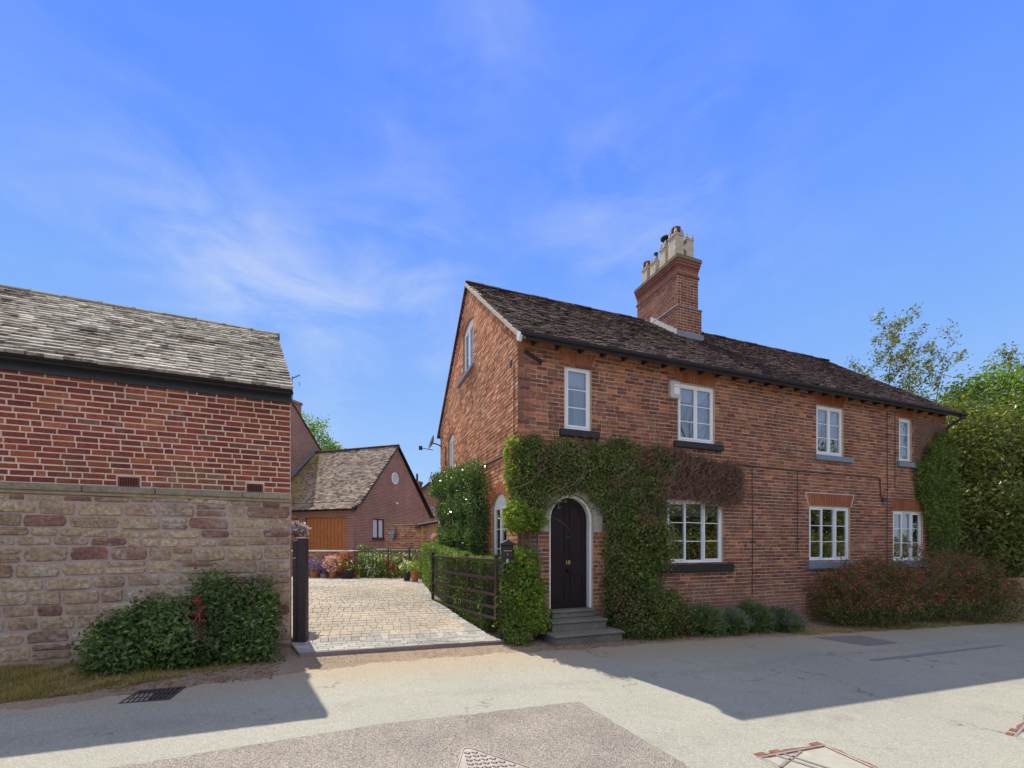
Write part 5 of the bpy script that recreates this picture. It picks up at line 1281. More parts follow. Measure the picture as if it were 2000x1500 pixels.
pl = MB(); pl.tube([(-2.75, 16.4, .4), (-2.72, 16.4, 2.6), (-2.35, 16.3, 3.75)], .05, 6); tag(pl.obj('timber_prop', simple('pale_timber', (.42, .33, .2), .8, .2)), 'bare timber prop leaning by the far corner of the cottage', 'prop')
tb = empty('garden_bench', (-5.95, 17.6, .62), R(5), 'white garden bench back showing above the railing', 'bench')
q = MB()
q.box(-.42, .42, 0, .03, .62, .72); q.box(-.42, .42, 0, .03, .45, .55); q.obj('backrest', M_alarmw, tb, bevel=.004)
for x in (-.4, .4):
    q = MB(); q.box(x - .03, x + .03, 0, .03, -.3, .62); q.obj('leg', M_alarmw, tb)
q = MB(); q.box(-.42, .42, -.4, 0, .1, .14); q.obj('seat', M_alarmw, tb, bevel=.004)

# ------------------------------------------------------------------ road furniture
def drain():
    c = P3(-4.77, -1.64, .008); g = empty('drain_grate', c, ANG + R(-2), 'rusty iron gully grate sunk at the road edge below the verge', 'drain cover')
    q = MB(); w = .215
    for a in ((-w, w, -w, -w + .025), (-w, w, w - .025, w), (-w, -w + .025, -w + .025, w - .025), (w - .025, w, -w + .025, w - .025)): q.box(*a, -.03, .006)
    q.obj('frame', M_gratem, g, bevel=.003)
    q = MB(); q.box(-w + .02, w - .02, -w + .02, w - .02, -.05, -.002); q.obj('pit', simple('pit_dark', (.02, .017, .016), .9, .1), g)
    for k in range(9):
        x = -w + .045 + k * .041; q = MB(); q.box(-.011, .011, -.188, .188, -.02, .004, Matrix.Translation((x, 0, 0)) @ Matrix.Rotation(.12, 4, 'Z')); q.obj('bar', M_gratem, g, bevel=.002)
    for y in (-.07, .07):
        q = MB(); q.box(-w + .025, w - .025, y - .008, y + .008, -.02, .0055); q.obj('cross_bar', M_gratem, g)
drain()
def cover_tri():
    A = Vector(P3(-1.97, -3.80, .016)); B_ = Vector(P3(-2.24, -4.48, .016)); C_ = Vector(P3(-1.47, -4.50, .016))
    cen = (A + B_ + C_) / 3; g = empty('manhole_cover', cen, 0, 'triangular metal manhole cover with raised square studs in the chippings', 'manhole cover')
    def sh(P, k): return cen + (P - cen) * k
    def rounded(k, rnd_=.12):
        pts = []; T = [sh(A, k), sh(B_, k), sh(C_, k)]
        for i in range(3):
            p, a, b = T[i], T[i - 1], T[(i + 1) % 3]
            for t in (0.0, .25, .5, .75, 1.0):
                u = p + (a - p) * rnd_; w_ = p + (b - p) * rnd_; pts.append(((1 - t) ** 2 * u + 2 * t * (1 - t) * p + t * t * w_) - cen)
        return pts
    o, i_ = rounded(1.0), rounded(.955); n = len(o)
    q = MB(); V = [(p.x, p.y, z) for pp, z in ((o, 0), (o, .008), (i_, .008), (i_, 0)) for p in pp]
    q.add(V, [(k * n + j, k * n + (j + 1) % n, (k + 1) * n + (j + 1) % n, (k + 1) * n + j) for k in range(3) for j in range(n)]); q.obj('frame', M_steel, g)
    q = MB(); i2 = rounded(.94); q.prism([(p.x, p.y) for p in i2], -.004, .003, 'Z'); pl_ = q.obj('plate', M_coverf, g)
    e1 = (C_ - A).normalized(); e2 = Vector((-e1.y, e1.x, 0)) * -1
    st = MB(); st.box(-.023, .023, -.016, .016, 0, .010); sm = st.mesh('stud', M_steel, bevel=.003)
    tri2 = [(sh(A, .84) - cen), (sh(B_, .84) - cen), (sh(C_, .84) - cen)]
    def inside(p):
        s = [(tri2[(k + 1) % 3] - tri2[k]).cross(p - tri2[k]).z for k in range(3)]; return all(x > 0 for x in s) or all(x < 0 for x in s)
    rz = math.atan2(e1.y, e1.x)
    for i in range(-12, 13):
        for j in range(-12, 13):
            if (i + j) % 2: continue
            p_ = e1 * i * .044 + e2 * j * .040
            if inside(p_):
                o_ = bpy.data.objects.new('stud', sm); COL.objects.link(o_); o_.parent = pl_; o_.location = (p_.x, p_.y, .003); o_.rotation_euler = (0, 0, rz)
cover_tri()
def cover_rect(name, s, v, w, h, rot, label, strips):
    c = P3(s, v, .012); g = empty(name, c, ANG + rot, label, 'manhole cover')
    rr = random.Random(int(w * 100)); q = MB(); pg = []
    for (x0_, y0_, x1_, y1_) in ((-w / 2, -h / 2, w / 2, -h / 2), (w / 2, -h / 2, w / 2, h / 2), (w / 2, h / 2, -w / 2, h / 2), (-w / 2, h / 2, -w / 2, -h / 2)):
        for t_ in range(9): pg.append(((x0_ + (x1_ - x0_) * t_ / 9) * (1.06 + rr.uniform(-.03, .06)), (y0_ + (y1_ - y0_) * t_ / 9) * (1.08 + rr.uniform(-.03, .07))))
    q.prism(pg, -.004, .0, 'Z'); q.obj('rust_stain', M_rust, g)
    q = MB()
    for a in ((-w / 2, w / 2, h / 2 - .022, h / 2), (-w / 2, w / 2, -h / 2, -h / 2 + .022), (-w / 2, -w / 2 + .022, -h / 2 + .022, h / 2 - .022), (w / 2 - .022, w / 2, -h / 2 + .022, h / 2 - .022)): q.box(*a, .0, .008)
    q.obj('frame', M_steel, g, bevel=.002)
    q = MB(); t = .045
    q.box(-w / 2 + t, w / 2 - t, -h / 2 + t, h / 2 - t, .0, .005); q.obj('infill', M_conc, g)
    for (a, b, c_, d) in strips:
        q = MB(); L = math.hypot(c_ - a, d - b); q.box(0, L, -.011, .011, .0055, .012, Matrix.Translation((a, b, 0)) @ Matrix.Rotation(math.atan2(d - b, c_ - a), 4, 'Z')); q.obj('strip', M_steel, g)
    for x in (-w / 2 + .06, -w / 2 + .22, w / 2 - .06):
        q = MB(); q.box(x - .05, x + .05, h / 2 + .001, h / 2 + .05, .0, .009); q.obj('lug', M_rust, g, bevel=.003)
cover_rect('manhole_cover', .55, -5.02, .72, .60, R(-3), 'rusty framed manhole cover with concrete infill at the front of the road', [(-.33, .12, .05, .26), (-.2, .27, .0, -.2), (-.12, .27, .08, -.2)])
cover_rect('manhole_cover', 3.35, -5.32, .95, .55, R(12), 'worn flush road cover with parallel steel strips by the road bend', [(-.42, .05, .42, .05), (-.42, -.1, .42, -.1)])

# ================================================================== VEGETATION
def plant(name, label, cat, group=None, kind=None):
    return empty(name, (0, 0, 0), 0, label, cat, group, kind)
def hv(s, v, z): return tuple(H3(s, v, z))
def to_world(P):   # (s, v, z) array -> world
    return np.stack([C0[0] + P[:, 0] * AX[0] + P[:, 1] * BX[0], C0[1] + P[:, 0] * AX[1] + P[:, 1] * BX[1], P[:, 2]], -1)
def in_poly(px, py, poly):
    ins = np.zeros(len(px), bool); n = len(poly)
    for i in range(n):
        x0, y0 = poly[i]; x1, y1 = poly[(i + 1) % n]
        c = ((y0 > py) != (y1 > py)) & (px < (x1 - x0) * (py - y0) / (y1 - y0 + 1e-12) + x0); ins ^= c
    return ins
def wall_leaves(poly, n, depth, seed, gable=False, per=10, sig=.05, thin=1.0, bulge=1.0):
    """clumps over a wall polygon in (s,z) (or (v,z) on the gable); returns world points and normals"""
    r = np.random.default_rng(seed); P = np.array(poly); lo, hi = P.min(0), P.max(0)
    nc = n // per * 3; c = r.uniform(lo - .04, hi + .04, (nc, 2))
    jit = c + r.normal(0, .05, c.shape); c = c[in_poly(jit[:, 0], jit[:, 1], poly)]
    hs = lump(np.stack([c[:, 0] * 1.6, c[:, 1] * 1.9, c[:, 0] * 0 + seed], -1), 1.7, seed) * .5 + .5
    hole = lump(np.stack([c[:, 0] * 3.1, c[:, 1] * 3.4, c[:, 0] * 0 + seed * 1.7], -1), 1.5, seed + 2)
    kp = hole + r.normal(0, .12, len(c)) > -.46 * bulge; c = c[kp]; hs = hs[kp]
    d = depth * (.15 + .85 * hs) * r.uniform(.35, 1.0, len(c))
    P = np.repeat(np.stack([c[:, 0], d, c[:, 1]], -1), per, 0) + r.normal(0, sig, (len(c) * per, 3)) * np.array([1, .7, 1])
    P[:, 1] = np.maximum(P[:, 1], .015)
    if gable: W = to_world(np.stack([-P[:, 1], P[:, 0], P[:, 2]], -1)); nn = np.array([-AX[0], -AX[1], .35])
    else: W = to_world(np.stack([P[:, 0], -P[:, 1], P[:, 2]], -1)); nn = np.array([-BX[0], -BX[1], .35])
    if len(W) > n: W = W[:n // per * per * 1] if False else W[r.permutation(len(W))[:n]]
    return W, np.repeat(nn[None], len(W), 0)

# big creeper on the front wall
cr = plant('wall_creeper', 'large dark green creeper framing the arched front door and climbing to the upper sills', 'climbing plant')
poly = [(-.14, 3.42), (.3, 3.62), (.8, 3.55), (1.3, 3.6), (1.69, 3.56), (2.0, 3.72), (2.3, 3.68), (2.7, 3.6), (3.1, 3.6), (3.3, 3.3), (3.25, 2.75), (3.16, 2.6), (3.18, 1.5), (3.1, 1.25), (2.9, 1.1), (2.86, .75), (3.3, .6), (3.4, .3), (3.35, -.1), (1.86, -.05), (1.74, .3), (1.8, .9), (1.78, 1.4), (1.84, 1.95), (1.76, 2.25), (1.6, 2.5), (1.35, 2.66), (1.08, 2.72), (.8, 2.64), (.58, 2.42), (.42, 2.3), (.0, 2.36), (-.12, 2.5)]
W_, N_ = wall_leaves(poly, 56000, .27, 3)
leaf_obj('foliage', W_, N_, .05, M_creep, cr, seed=3, flat=.8)
low = [(2.15, -.35, .3), (2.75, -.35, .3)]
ell = [(hv(2.35, -.42, .28), (.62, .42, .55)), (hv(2.95, -.36, .25), (.5, .38, .48)), (hv(2.2, -.3, .95), (.42, .26, .5)), (hv(2.55, -.25, 1.7), (.6, .22, .6))]
Pp, Dd = blob_points(ell, 26000, seed=8, sig=.06, zmin=gz); leaf_obj('lower_foliage', Pp, Dd, .05, M_creep, cr, seed=9)
# twigs
def twigs(name, poly, n, depth, mat, parent, seed, gable=False, rad=.004, L=.5, hang=True):
    r = random.Random(seed); P = np.array(poly); lo, hi = P.min(0), P.max(0); b = MB(); k = 0
    while k < n:
        x, z = r.uniform(lo[0], hi[0]), r.uniform(lo[1], hi[1])
        if not in_poly(np.array([x]), np.array([z]), poly)[0]: continue
        k += 1; pts = []; dx = r.gauss(0, 1.3); d0 = r.uniform(.05, depth); L0 = L; L_ = L * r.uniform(.3, 1.0); cv = r.gauss(0, .12)
        for i in range(5):
            t = i / 4; y = d0 * (1 - .4 * abs(t - .5)); 
            q_ = (x + dx * L_ * t * .6 + cv * math.sin(t * 3.1) + r.gauss(0, .015), z - L_ * t * (1 if hang else -1))
            pts.append(H3(-y, q_[0], q_[1]) if gable else H3(q_[0], -y, q_[1]))
        b.tube(pts, rad * r.uniform(.5, 1.2), 3, cap=False)
    return b.obj(name, mat, parent)
twigs('stems', poly, 170, .33, M_twig, cr, 4)
b = MB()
for (pts, r0) in (([(3.02, -.12, .3), (3.0, -.14, .8), (3.06, -.12, 1.15), (3.0, -.1, 1.6), (2.7, -.1, 2.4), (2.5, -.08, 3.2)], .028), ([(3.0, -.14, .8), (3.22, -.12, 1.12), (3.24, -.1, 1.3)], .018), ([(2.95, -.14, .6), (2.8, -.12, 1.1), (2.86, -.1, 1.8)], .02), ([(2.0, -.15, .1), (1.95, -.12, 1.2), (2.05, -.1, 2.4)], .03)):
    b.tube([hv(*p_) for p_ in pts], [r0 * (1 - .1 * i) for i in range(len(pts))], 6)
b.obj('trunk', M_bark, cr)
# dead brown part
cd = plant('wall_creeper', 'dry reddish brown creeper with bare twigs above the ground-floor window', 'climbing plant')
poly2 = [(3.05, 3.62), (3.5, 3.62), (3.8, 3.52), (4.2, 3.5), (4.6, 3.42), (5.0, 3.44), (5.24, 3.38), (5.26, 2.75), (5.1, 2.64), (4.6, 2.55), (4.2, 2.62), (3.8, 2.72), (3.3, 2.68), (3.0, 2.66)]
W_, N_ = wall_leaves(poly2, 22000, .24, 5); leaf_obj('foliage', W_, N_, .036, M_creepd, cd, seed=6)
twigs('stems', poly2, 420, .28, M_twig, cd, 7, L=.4)
# corner tuft, lit, where creeper turns the corner
ct = plant('corner_climber', 'yellow-green climber tuft on the cottage corner above the gable window', 'climbing plant')
W_, N_ = wall_leaves([(-.1, 2.9), (-.1, 3.5), (.25, 3.6), (.4, 3.35), (.28, 3.0), (.2, 2.55), (.05, 2.5)], 2600, .22, 12, True); leaf_obj('foliage', W_, N_, .055, M_lime, ct, seed=13)
twigs('stems', [(0, 2.6), (0, 3.5), (.3, 3.5), (.3, 2.9)], 14, .15, M_twig, ct, 14, True)
# lime climber left of the door, two masses
lc = plant('lime_climber', 'bright lime green climber with reddish tips trained left of the front door', 'climbing plant')
ell = [(hv(-.06, -.18, 2.18), (.24, .24, .27)), (hv(.26, -.12, 2.14), (.18, .14, .2)), (hv(.02, -.24, 1.34), (.30, .26, .30)), (hv(.0, -.27, .85), (.36, .28, .45)), (hv(.12, -.24, .45), (.34, .26, .36)), (hv(.28, -.12, .9), (.16, .12, .35))]
Pp, Dd = blob_points(ell, 15000, seed=15, sig=.05, lumps=.25, zmin=lambda x, y: gz(x, y) + .15); leaf_obj('foliage', Pp, Dd, .055, M_lime, lc, seed=16)
b = MB()
for k in range(5):
    x = .02 + k * .07; b.tube([hv(x + .1, -.2, -.05), hv(x + .05, -.2, .5), hv(x, -.12, 1.3), hv(x + .02, -.08, 2.1)], .008, 4)
b.obj('stems', M_bark, lc)
tr = empty('wall_trellis', H3(.3, -.03, 1.5), ANG, 'grey timber trellis on the wall between the climber and the door', 'trellis')
for x in (-.24, -.08, .08):
    q = MB(); q.box(x - .014, x + .014, -.012, .012, -.5, .6); q.obj('slat', simple('grey_slat', (.22, .2, .18), .8, .2), tr)
for z in (-.3, .1, .45):
    q = MB(); q.box(-.3, .15, -.0245, -.0125, z - .014, z + .014); q.obj('slat', simple('grey_slat', (.22, .2, .18), .8, .2), tr)
# ivy on the right gate post
iv = plant('post_ivy', 'dark ivy hanging over the hinge post beside the open gate', 'ivy')
ell = [((-.02, 7.50, 1.2), (.16, .13, .2)), ((.0, 7.45, .8), (.17, .13, .35)), ((.03, 7.45, .35), (.2, .15, .3)), ((.1, 7.35, .1), (.2, .14, .12)), ((-.1, 7.5, .55), (.12, .1, .3))]
Pp, Dd = blob_points(ell, 7500, seed=18, sig=.04, zmin=gz); leaf_obj('foliage', Pp, Dd, .04, M_ivy, iv, seed=19)
b = MB(); b.tube([(.03, 7.5, 0), (-.05, 7.5, .6), (0, 7.5, 1.2)], .012, 5)
for k in range(4): b.tube([(-.1, 7.48, .9 - k * .14), (-.25 - .02 * k, 7.42, .95 - k * .15), (-.3, 7.4, .8 - k * .14)], .005, 4)
b.obj('stems', M_bark, iv)
Ps = np.array([(-.1 - .05 * t - .01 * k + rng.normal(0, .012), 7.45, .95 - .15 * k - .05 * t + rng.normal(0, .012)) for k in range(4) for t in np.linspace(0, 4, 20)]); leaf_obj('trailing_leaves', Ps, np.tile([-.5, -.5, .7], (len(Ps), 1)), .045, M_hedge, iv, seed=20)
# rose/ivy on the gable
rv = plant('climbing_rose', 'glossy climbing rose with a few pink blooms over the gable wall by the hedge', 'climbing plant')
polyg = [(1.62, .6), (1.60, 3.0), (1.75, 3.5), (2.3, 3.45), (3, 3.55), (4, 3.65), (5, 3.75), (6.2, 3.85), (7.3, 3.9), (7.3, 3.35), (6.2, 3.2), (5.9, 2.6), (6.2, 2.0), (6.2, .6)]
W_, N_ = wall_leaves(polyg, 42000, .62, 21, True, sig=.07); leaf_obj('foliage', W_, N_, .062, M_rose, rv, seed=22, flat=.7)
W_, N_ = wall_leaves([(1.8, 3.2), (6.8, 3.6), (6.8, 3.95), (1.8, 3.6)], 26, .62, 23, True, per=1); leaf_obj('blooms', W_, N_, .09, leaf_mat('rose_petal', [(0, (.32, .10, .10)), (1, (.42, .20, .17))], .2, .7, (.9, 1.1)), rv, seed=24, aspect=.9)
twigs('stems', polyg, 60, .5, M_bark, rv, 25, True, .007, 1.0)
# ivy at the right end of the front wall
ri = plant('wall_ivy', 'bright green ivy column at the far right end of the front wall', 'ivy')
W_, N_ = wall_leaves([(11.75, 3.9), (11.95, 4.15), (12.05, 4.45), (12.3, 4.4), (12.5, 4.75), (13.2, 4.8), (13.4, 3), (13.4, .6), (12.25, .6), (12.2, 1.5), (12.1, 2.3), (11.75, 2.9), (11.55, 3.4), (11.62, 4.0)], 24000, .25, 27); leaf_obj('foliage', W_, N_, .06, M_ivy, ri, seed=28)
twigs('bare_stems', [(11.6, 2.9), (11.6, 5.2), (12.9, 5.2), (12.9, 4.8), (11.9, 4.4), (11.55, 3.2)], 500, .05, M_twig, ri, 29, L=.25)
# hedge
hd = plant('privet_hedge', 'clipped privet hedge with a sunlit top behind the open gate', 'hedge')
def hedge_line():
    pts = [(-.55, 7.95, 1.42), (-1.35, 9.3, 1.46), (-1.72, 10.5, 1.55), (-2.35, 12.4, 1.66), (-3.02, 14.6, 1.72)]
    P = []; D = []; r = np.random.default_rng(31); core = MB()
    for k in range(len(pts) - 1):
        a, b = np.array(pts[k]), np.array(pts[k + 1]); L = np.linalg.norm(b[:2] - a[:2]); d = (b - a)[:2] / L; nL = np.array([-d[1], d[0]]); wd = .72
        for (n, kind) in ((int(L * 2600), 'side'), (int(L * 2400), 'top'), (int(L * 500), 'right')):
            t = r.random(n); base = a[None] + (b - a)[None] * t[:, None]; g0 = gz(base[:, 0], base[:, 1])
            if kind == 'side': z = g0 + r.random(n) * (base[:, 2] - g0); off = np.zeros(n); dn = np.array([nL[0], nL[1], .3])
            elif kind == 'right': z = g0 + r.random(n) * (base[:, 2] - g0); off = np.full(n, -wd); dn = np.array([-nL[0], -nL[1], .3])
            else: z = base[:, 2] + 0; off = -r.random(n) * wd; dn = np.array([0, 0, 1.])
            p_ = np.stack([base[:, 0] + nL[0] * off, base[:, 1] + nL[1] * off, z], -1)
            bump = lump(p_, 2.6, 2) * .05 + r.normal(0, .02, n) - .02 * r.random(n)
            p_ += (dn / np.linalg.norm(dn))[None] * bump[:, None]; P.append(p_); D.append(np.repeat(dn[None], n, 0))
        if k == 0: a = a + (b - a) * .15
        q_ = [a[:2] - nL * .10, b[:2] - nL * .10, b[:2] - nL * (wd - .1), a[:2] - nL * (wd - .1)]
        core.add([(x[0], x[1], -.1) for x in q_] + [(q_[0][0], q_[0][1], a[2] - .08), (q_[1][0], q_[1][1], b[2] - .08), (q_[2][0], q_[2][1], b[2] - .08), (q_[3][0], q_[3][1], a[2] - .08)], [(0, 1, 5, 4), (1, 2, 6, 5), (2, 3, 7, 6), (3, 0, 4, 7), (4, 5, 6, 7)])
    n = 2600; a = np.array(pts[0]); b = np.array(pts[1]); d = (b - a)[:2]; d /= np.linalg.norm(d); nL = np.array([-d[1], d[0]]); t_ = r.random(n)
    pe = np.stack([a[0] - nL[0] * t_ * .72, a[1] - nL[1] * t_ * .72, r.random(n) * 1.42], -1); pe[:, :2] += d * r.normal(0, .03, (n, 1)); P.append(pe); D.append(np.repeat(np.array([[-d[0], -d[1], .2]]), n, 0))
    leaf_obj('foliage', np.concatenate(P), np.concatenate(D), .038, M_hedge, hd, seed=32, aspect=.55)
    core.obj('branches', M_bark, hd)
hedge_line()
# laurel bushes against the stone wall
def bush(name, label, cat, ells, n, size, mat, seed, sig=.07, extra=None, group=None, lumps=.22, stems=True, aspect=.5):
    o = plant(name, label, cat, group); Pp, Dd = blob_points(ells, n, seed=seed, sig=sig, lumps=lumps, zmin=gz, shell=(.6, 1.08))
    leaf_obj('foliage', Pp, Dd, size, mat, o, seed=seed + 1, aspect=aspect)
    if stems:
        b = MB(); r = random.Random(seed)
        for (c, rr_) in ells:
            for k in range(5):
                x, y = c[0] + r.uniform(-.2, .2), c[1] + r.uniform(-.1, .1); g0 = bed(x, y)
                grow(b, (x, y, g0 - .05), (r.gauss(0, .5), r.gauss(0, .4), 1.2), max(.3, (c[2] + rr_[2] * .8 - g0)), .014, 1, r)
        b.obj('stems', M_bark, o)
    return o, Pp, Dd
lo_, LP, LD = bush('laurel_bush', 'large glossy laurel bush growing against the sandstone wall, left of its pair', 'bush', [((-5.12, 5.72, .36), (.36, .28, .40)), ((-4.8, 5.78, .46), (.40, .32, .46)), ((-4.45, 5.85, .46), (.38, .34, .42)), ((-4.9, 5.5, .22), (.5, .3, .3))], 24000, .062, M_laurel, 41, lumps=.34)
lo2, LP2, LD2 = bush('laurel_bush', 'taller glossy laurel bush with a few red leaves beside the thick gate post', 'bush', [((-4.1, 6.1, .60), (.36, .34, .58)), ((-3.76, 6.36, .62), (.32, .30, .52)), ((-3.85, 6.05, .35), (.45, .3, .38)), ((-4.25, 5.75, .3), (.35, .3, .32))], 23000, .062, M_laurel, 43, lumps=.34)
leaf_obj('red_leaves', np.array([(-4.12 + rng.normal(0, .05), 5.72 + rng.normal(0, .04), .78 + rng.normal(0, .12)) for _ in range(60)]), np.tile([0, -1, .3], (60, 1)), .06, M_redfl, lo2, seed=5)
# fuchsias
for k, (cells, lab, sd) in enumerate(((([hv(7.9, -.55, .45), (.72, .55, .68)], [hv(8.75, -.6, .6), (.7, .6, .85)], [hv(9.5, -.6, .55), (.7, .6, .85)], [hv(8.4, -.95, .2), (.9, .45, .4)]), 'wide fuchsia bush speckled with red flowers below the right-hand window pair', 51), (([hv(10.7, -.6, .6), (.8, .6, .92)], [hv(11.9, -.65, .6), (.85, .6, .98)], [hv(13.1, -.75, .5), (.95, .6, .9)], [hv(11.7, -1.05, .15), (1.6, .35, .45)]), 'taller fuchsia bush with red flowers at the right end of the cottage', 54))):
    ee = [(tuple(c), r_) for c, r_ in cells]
    fo, FP, FD = bush('fuchsia_bush', lab, 'bush', ee, 20000, .05, M_fuch, sd, sig=.06, lumps=.3)
    r = np.random.default_rng(sd); idx = r.permutation(len(FP))[:3000]; FPt = FP[idx]; FPt = FPt[FPt[:, 2] > .25] + FD[idx][FP[idx][:, 2] > .25] * .02
    leaf_obj('blooms', FPt, FD[:len(FPt)] * 0 + np.array([0, -1, -.4]), .058, M_redfl, fo, seed=sd + 2, aspect=.45)
# lavender
for k, (s, v, rr_, lab, g_) in enumerate(((3.72, -.5, (.45, .36, .42), 'grey-green lavender bush beside the big creeper', 0), (4.35, -.55, (.38, .34, .34), 'lavender bush with violet spikes, second from the big creeper', 1), (5.05, -.5, (.42, .36, .44), 'greener lavender bush at the foot of the thin vertical wall cable', 2), (5.7, -.62, (.45, .36, .34), 'lavender bush with most purple flowers, nearest the fuchsias', 3))):
    if k == 3: pass
    rr_ = tuple(q_ * 1.2 for q_ in rr_); c = np.array(hv(s, v, .0)); c[2] = bed(c[0], c[1]); o = plant('lavender_bush', lab, 'bush'); r = np.random.default_rng(60 + k); n = 1500
    V = []; F = []; VF = []; FF = []
    an = r.uniform(0, 6.28, n); el = np.arccos(r.uniform(.15, 1, n)); L = r.uniform(.7, 1.08, n)
    d = np.stack([np.sin(el) * np.cos(an) * rr_[0], np.sin(el) * np.sin(an) * rr_[1], np.cos(el) * rr_[2]], -1) * L[:, None]
    base = c + d * .15 + r.normal(0, .03, (n, 3)); tip = c + d + np.array([0, 0, .12]); sd_ = np.cross(tip - base, r.normal(0, 1, (n, 3))); sd_ /= np.linalg.norm(sd_, axis=1, keepdims=True)
    W3 = .007; V = np.stack([base - sd_ * W3, base + sd_ * W3, tip + sd_ * W3 * .6, tip - sd_ * W3 * .6], 1)
    F = (np.array([[0, 1, 2, 3]])[None] + (np.arange(n) * 4)[:, None, None]).reshape(-1, 4); mobj('leaves', fast_mesh('leaves', V, F, M_lavl), o)
    Pp, Dd = blob_points([((c[0], c[1], c[2] + rr_[2] * .35), (rr_[0] * .85, rr_[1] * .85, rr_[2] * .75))], 3500, seed=70 + k, sig=.03, zmin=gz); leaf_obj('foliage', Pp, Dd, .06, M_lavl, o, seed=71 + k, aspect=.22)
    nf = (60, 260, 160, 450)[k]; di = d[:nf] / (np.linalg.norm(d[:nf], axis=1, keepdims=True)); 
    Pf = np.concatenate([tip[:nf] + di * (.02 * j) for j in range(3)]); leaf_obj('blooms', Pf, np.tile([0, -1, .3], (len(Pf), 1)), .022, M_lav, o, seed=80 + k, aspect=.6)
# trees on the right
def tree(name, label, base, h, ells, n, size, mat, seed, trunk=.18, per=14, sig=.16, lumps=.2, shell=(.62, 1.06), group=None, depth=2):
    o = plant(name, label, 'tree', group); r = random.Random(seed); b = MB(); g0 = bed(base[0], base[1])
    grow(b, (base[0], base[1], g0 - .1), (0, 0, 1), h * .9, trunk, depth, r, .55, 6, .2); b.obj('trunk', M_bark, o)
    Pp, Dd = blob_points(ells, n, per, sig, seed=seed, lumps=lumps, shell=shell, zmin=lambda x, y: gz(x, y) + .05); leaf_obj('crown', Pp, Dd, size, mat, o, seed=seed + 1); return o
tree('yew_tree', 'dense dull green tree mass against the right end of the cottage', (15.2, 14.6), 3.2, [((13.9, 13.4, 1.8), (1.2, 1.0, 1.9)), ((14.3, 13.9, 3.4), (1.5, 1.2, 1.7)), ((14.8, 14.4, 4.6), (1.6, 1.4, 1.5)), ((16.2, 14.0, 2.4), (1.7, 1.3, 2.3)), ((16.9, 14.4, 4.4), (1.7, 1.4, 1.7)), ((15.4, 13.4, 1.0), (1.4, .9, 1.2))], 80000, .12, M_tree, 91, sig=.19, lumps=.42)
tree('lime_tree', 'bright yellow-green tree crown catching the sun above the dull green tree', (18.8, 18.2), 4.2, [((17.0, 17.6, 5.7), (1.7, 1.6, 1.3)), ((19.3, 17.4, 7.0), (1.6, 1.5, 1.5)), ((21.2, 18.0, 6.0), (1.8, 1.6, 1.8)), ((18.6, 16.6, 5.1), (2.3, 1.4, 1.4)), ((15.7, 17.9, 5.3), (1.2, 1.3, 1.1)), ((17.9, 18.2, 6.3), (1.1, 1.0, 1.1)), ((16.2, 16.6, 4.6), (1.3, 1.1, 1.2)), ((16.5, 18.3, 6.6), (1.3, 1.0, 1.1)), ((15.6, 17.2, 5.0), (1.2, 1.0, 1.2))], 82000, .14, M_treel, 94, sig=.2, lumps=.36)
tree('holly_bush', 'deep green leafy shrub above the stone pillar at the right edge of view', (16.2, 12.9), 3, [((15.6, 12.9, 1.5), (1.1, .9, 1.3)), ((17.2, 13.0, 1.8), (1.4, 1.0, 1.6))], 22000, .09, M_ivy, 97, sig=.1, trunk=.08)
def sapling():
    o = plant('sapling_tree', 'thin airy tree with sparse leaves rising above the right end of the roof', 'tree'); b = MB(); r = random.Random(5); tips = []
    for (x, y, h, lean) in ((15.9, 18.3, 11.0, -.03), (16.6, 18.6, 10.6, .05), (17.2, 18.9, 10.2, .13), (15.4, 18.4, 9.4, -.07), (21.6, 19.3, 10.2, .06)):
        p_ = Vector((x, y, .2)); pts = [p_.copy()]; rs = [.05]; n = 16; h = h * .93
        for i in range(n):
            p_ = p_ + Vector((lean * h / n + r.gauss(0, .05), r.gauss(0, .05), h / n)); pts.append(p_.copy()); rs.append(.05 * (1 - i / n) + .004)
            if i > 8:
                for _ in range(3):
                    a = r.uniform(0, 6.28); grow(b, p_, (math.cos(a), math.sin(a), .5), r.uniform(.5, 1.0), .010, 1, r, .5, 4, .3, tips)
        b.tube(pts, rs, 5); tips += pts[10:] * 2
    b.obj('trunk', M_bark, o); T = np.array([tuple(t) for t in tips]); rr_ = np.random.default_rng(4); keep = T[rr_.random(len(T)) < .38]
    keep = keep[keep[:, 2] > 6]; P = np.repeat(keep, 12, 0) + rr_.normal(0, .10, (len(keep) * 12, 3)); leaf_obj('crown', P, np.tile([0, -.3, 1.], (len(P), 1)), .10, M_sap, o, seed=6, aspect=.6)
sapling()
o = plant('birch_tree', 'light green tree top showing between the tall gable and the garage roof', 'tree'); b = MB(); grow(b, (-15.2, 34, 0), (0, 0, 1), 9.0, .2, 0, random.Random(3), .5, 6, .25); [grow(b, (-15.2, 34, 6.5), (dx, 0, 1.0), 1.9, .04, 1, random.Random(4), .5, 4, .2) for dx in (-.6, 0, .5)]; b.obj('trunk', M_bark, o)
Pp, Dd = blob_points([((-15.3, 34, 9.3), (1.3, 1.5, 2.0)), ((-14.1, 34, 8.2), (1.3, 1.2, 1.3)), ((-16.3, 34, 9.8), (1.3, 1.3, 1.6))], 9000, 16, .2, seed=88, shell=(.3, 1.08), lumps=.3); leaf_obj('crown', Pp, Dd, .2, M_treel, o, seed=89)
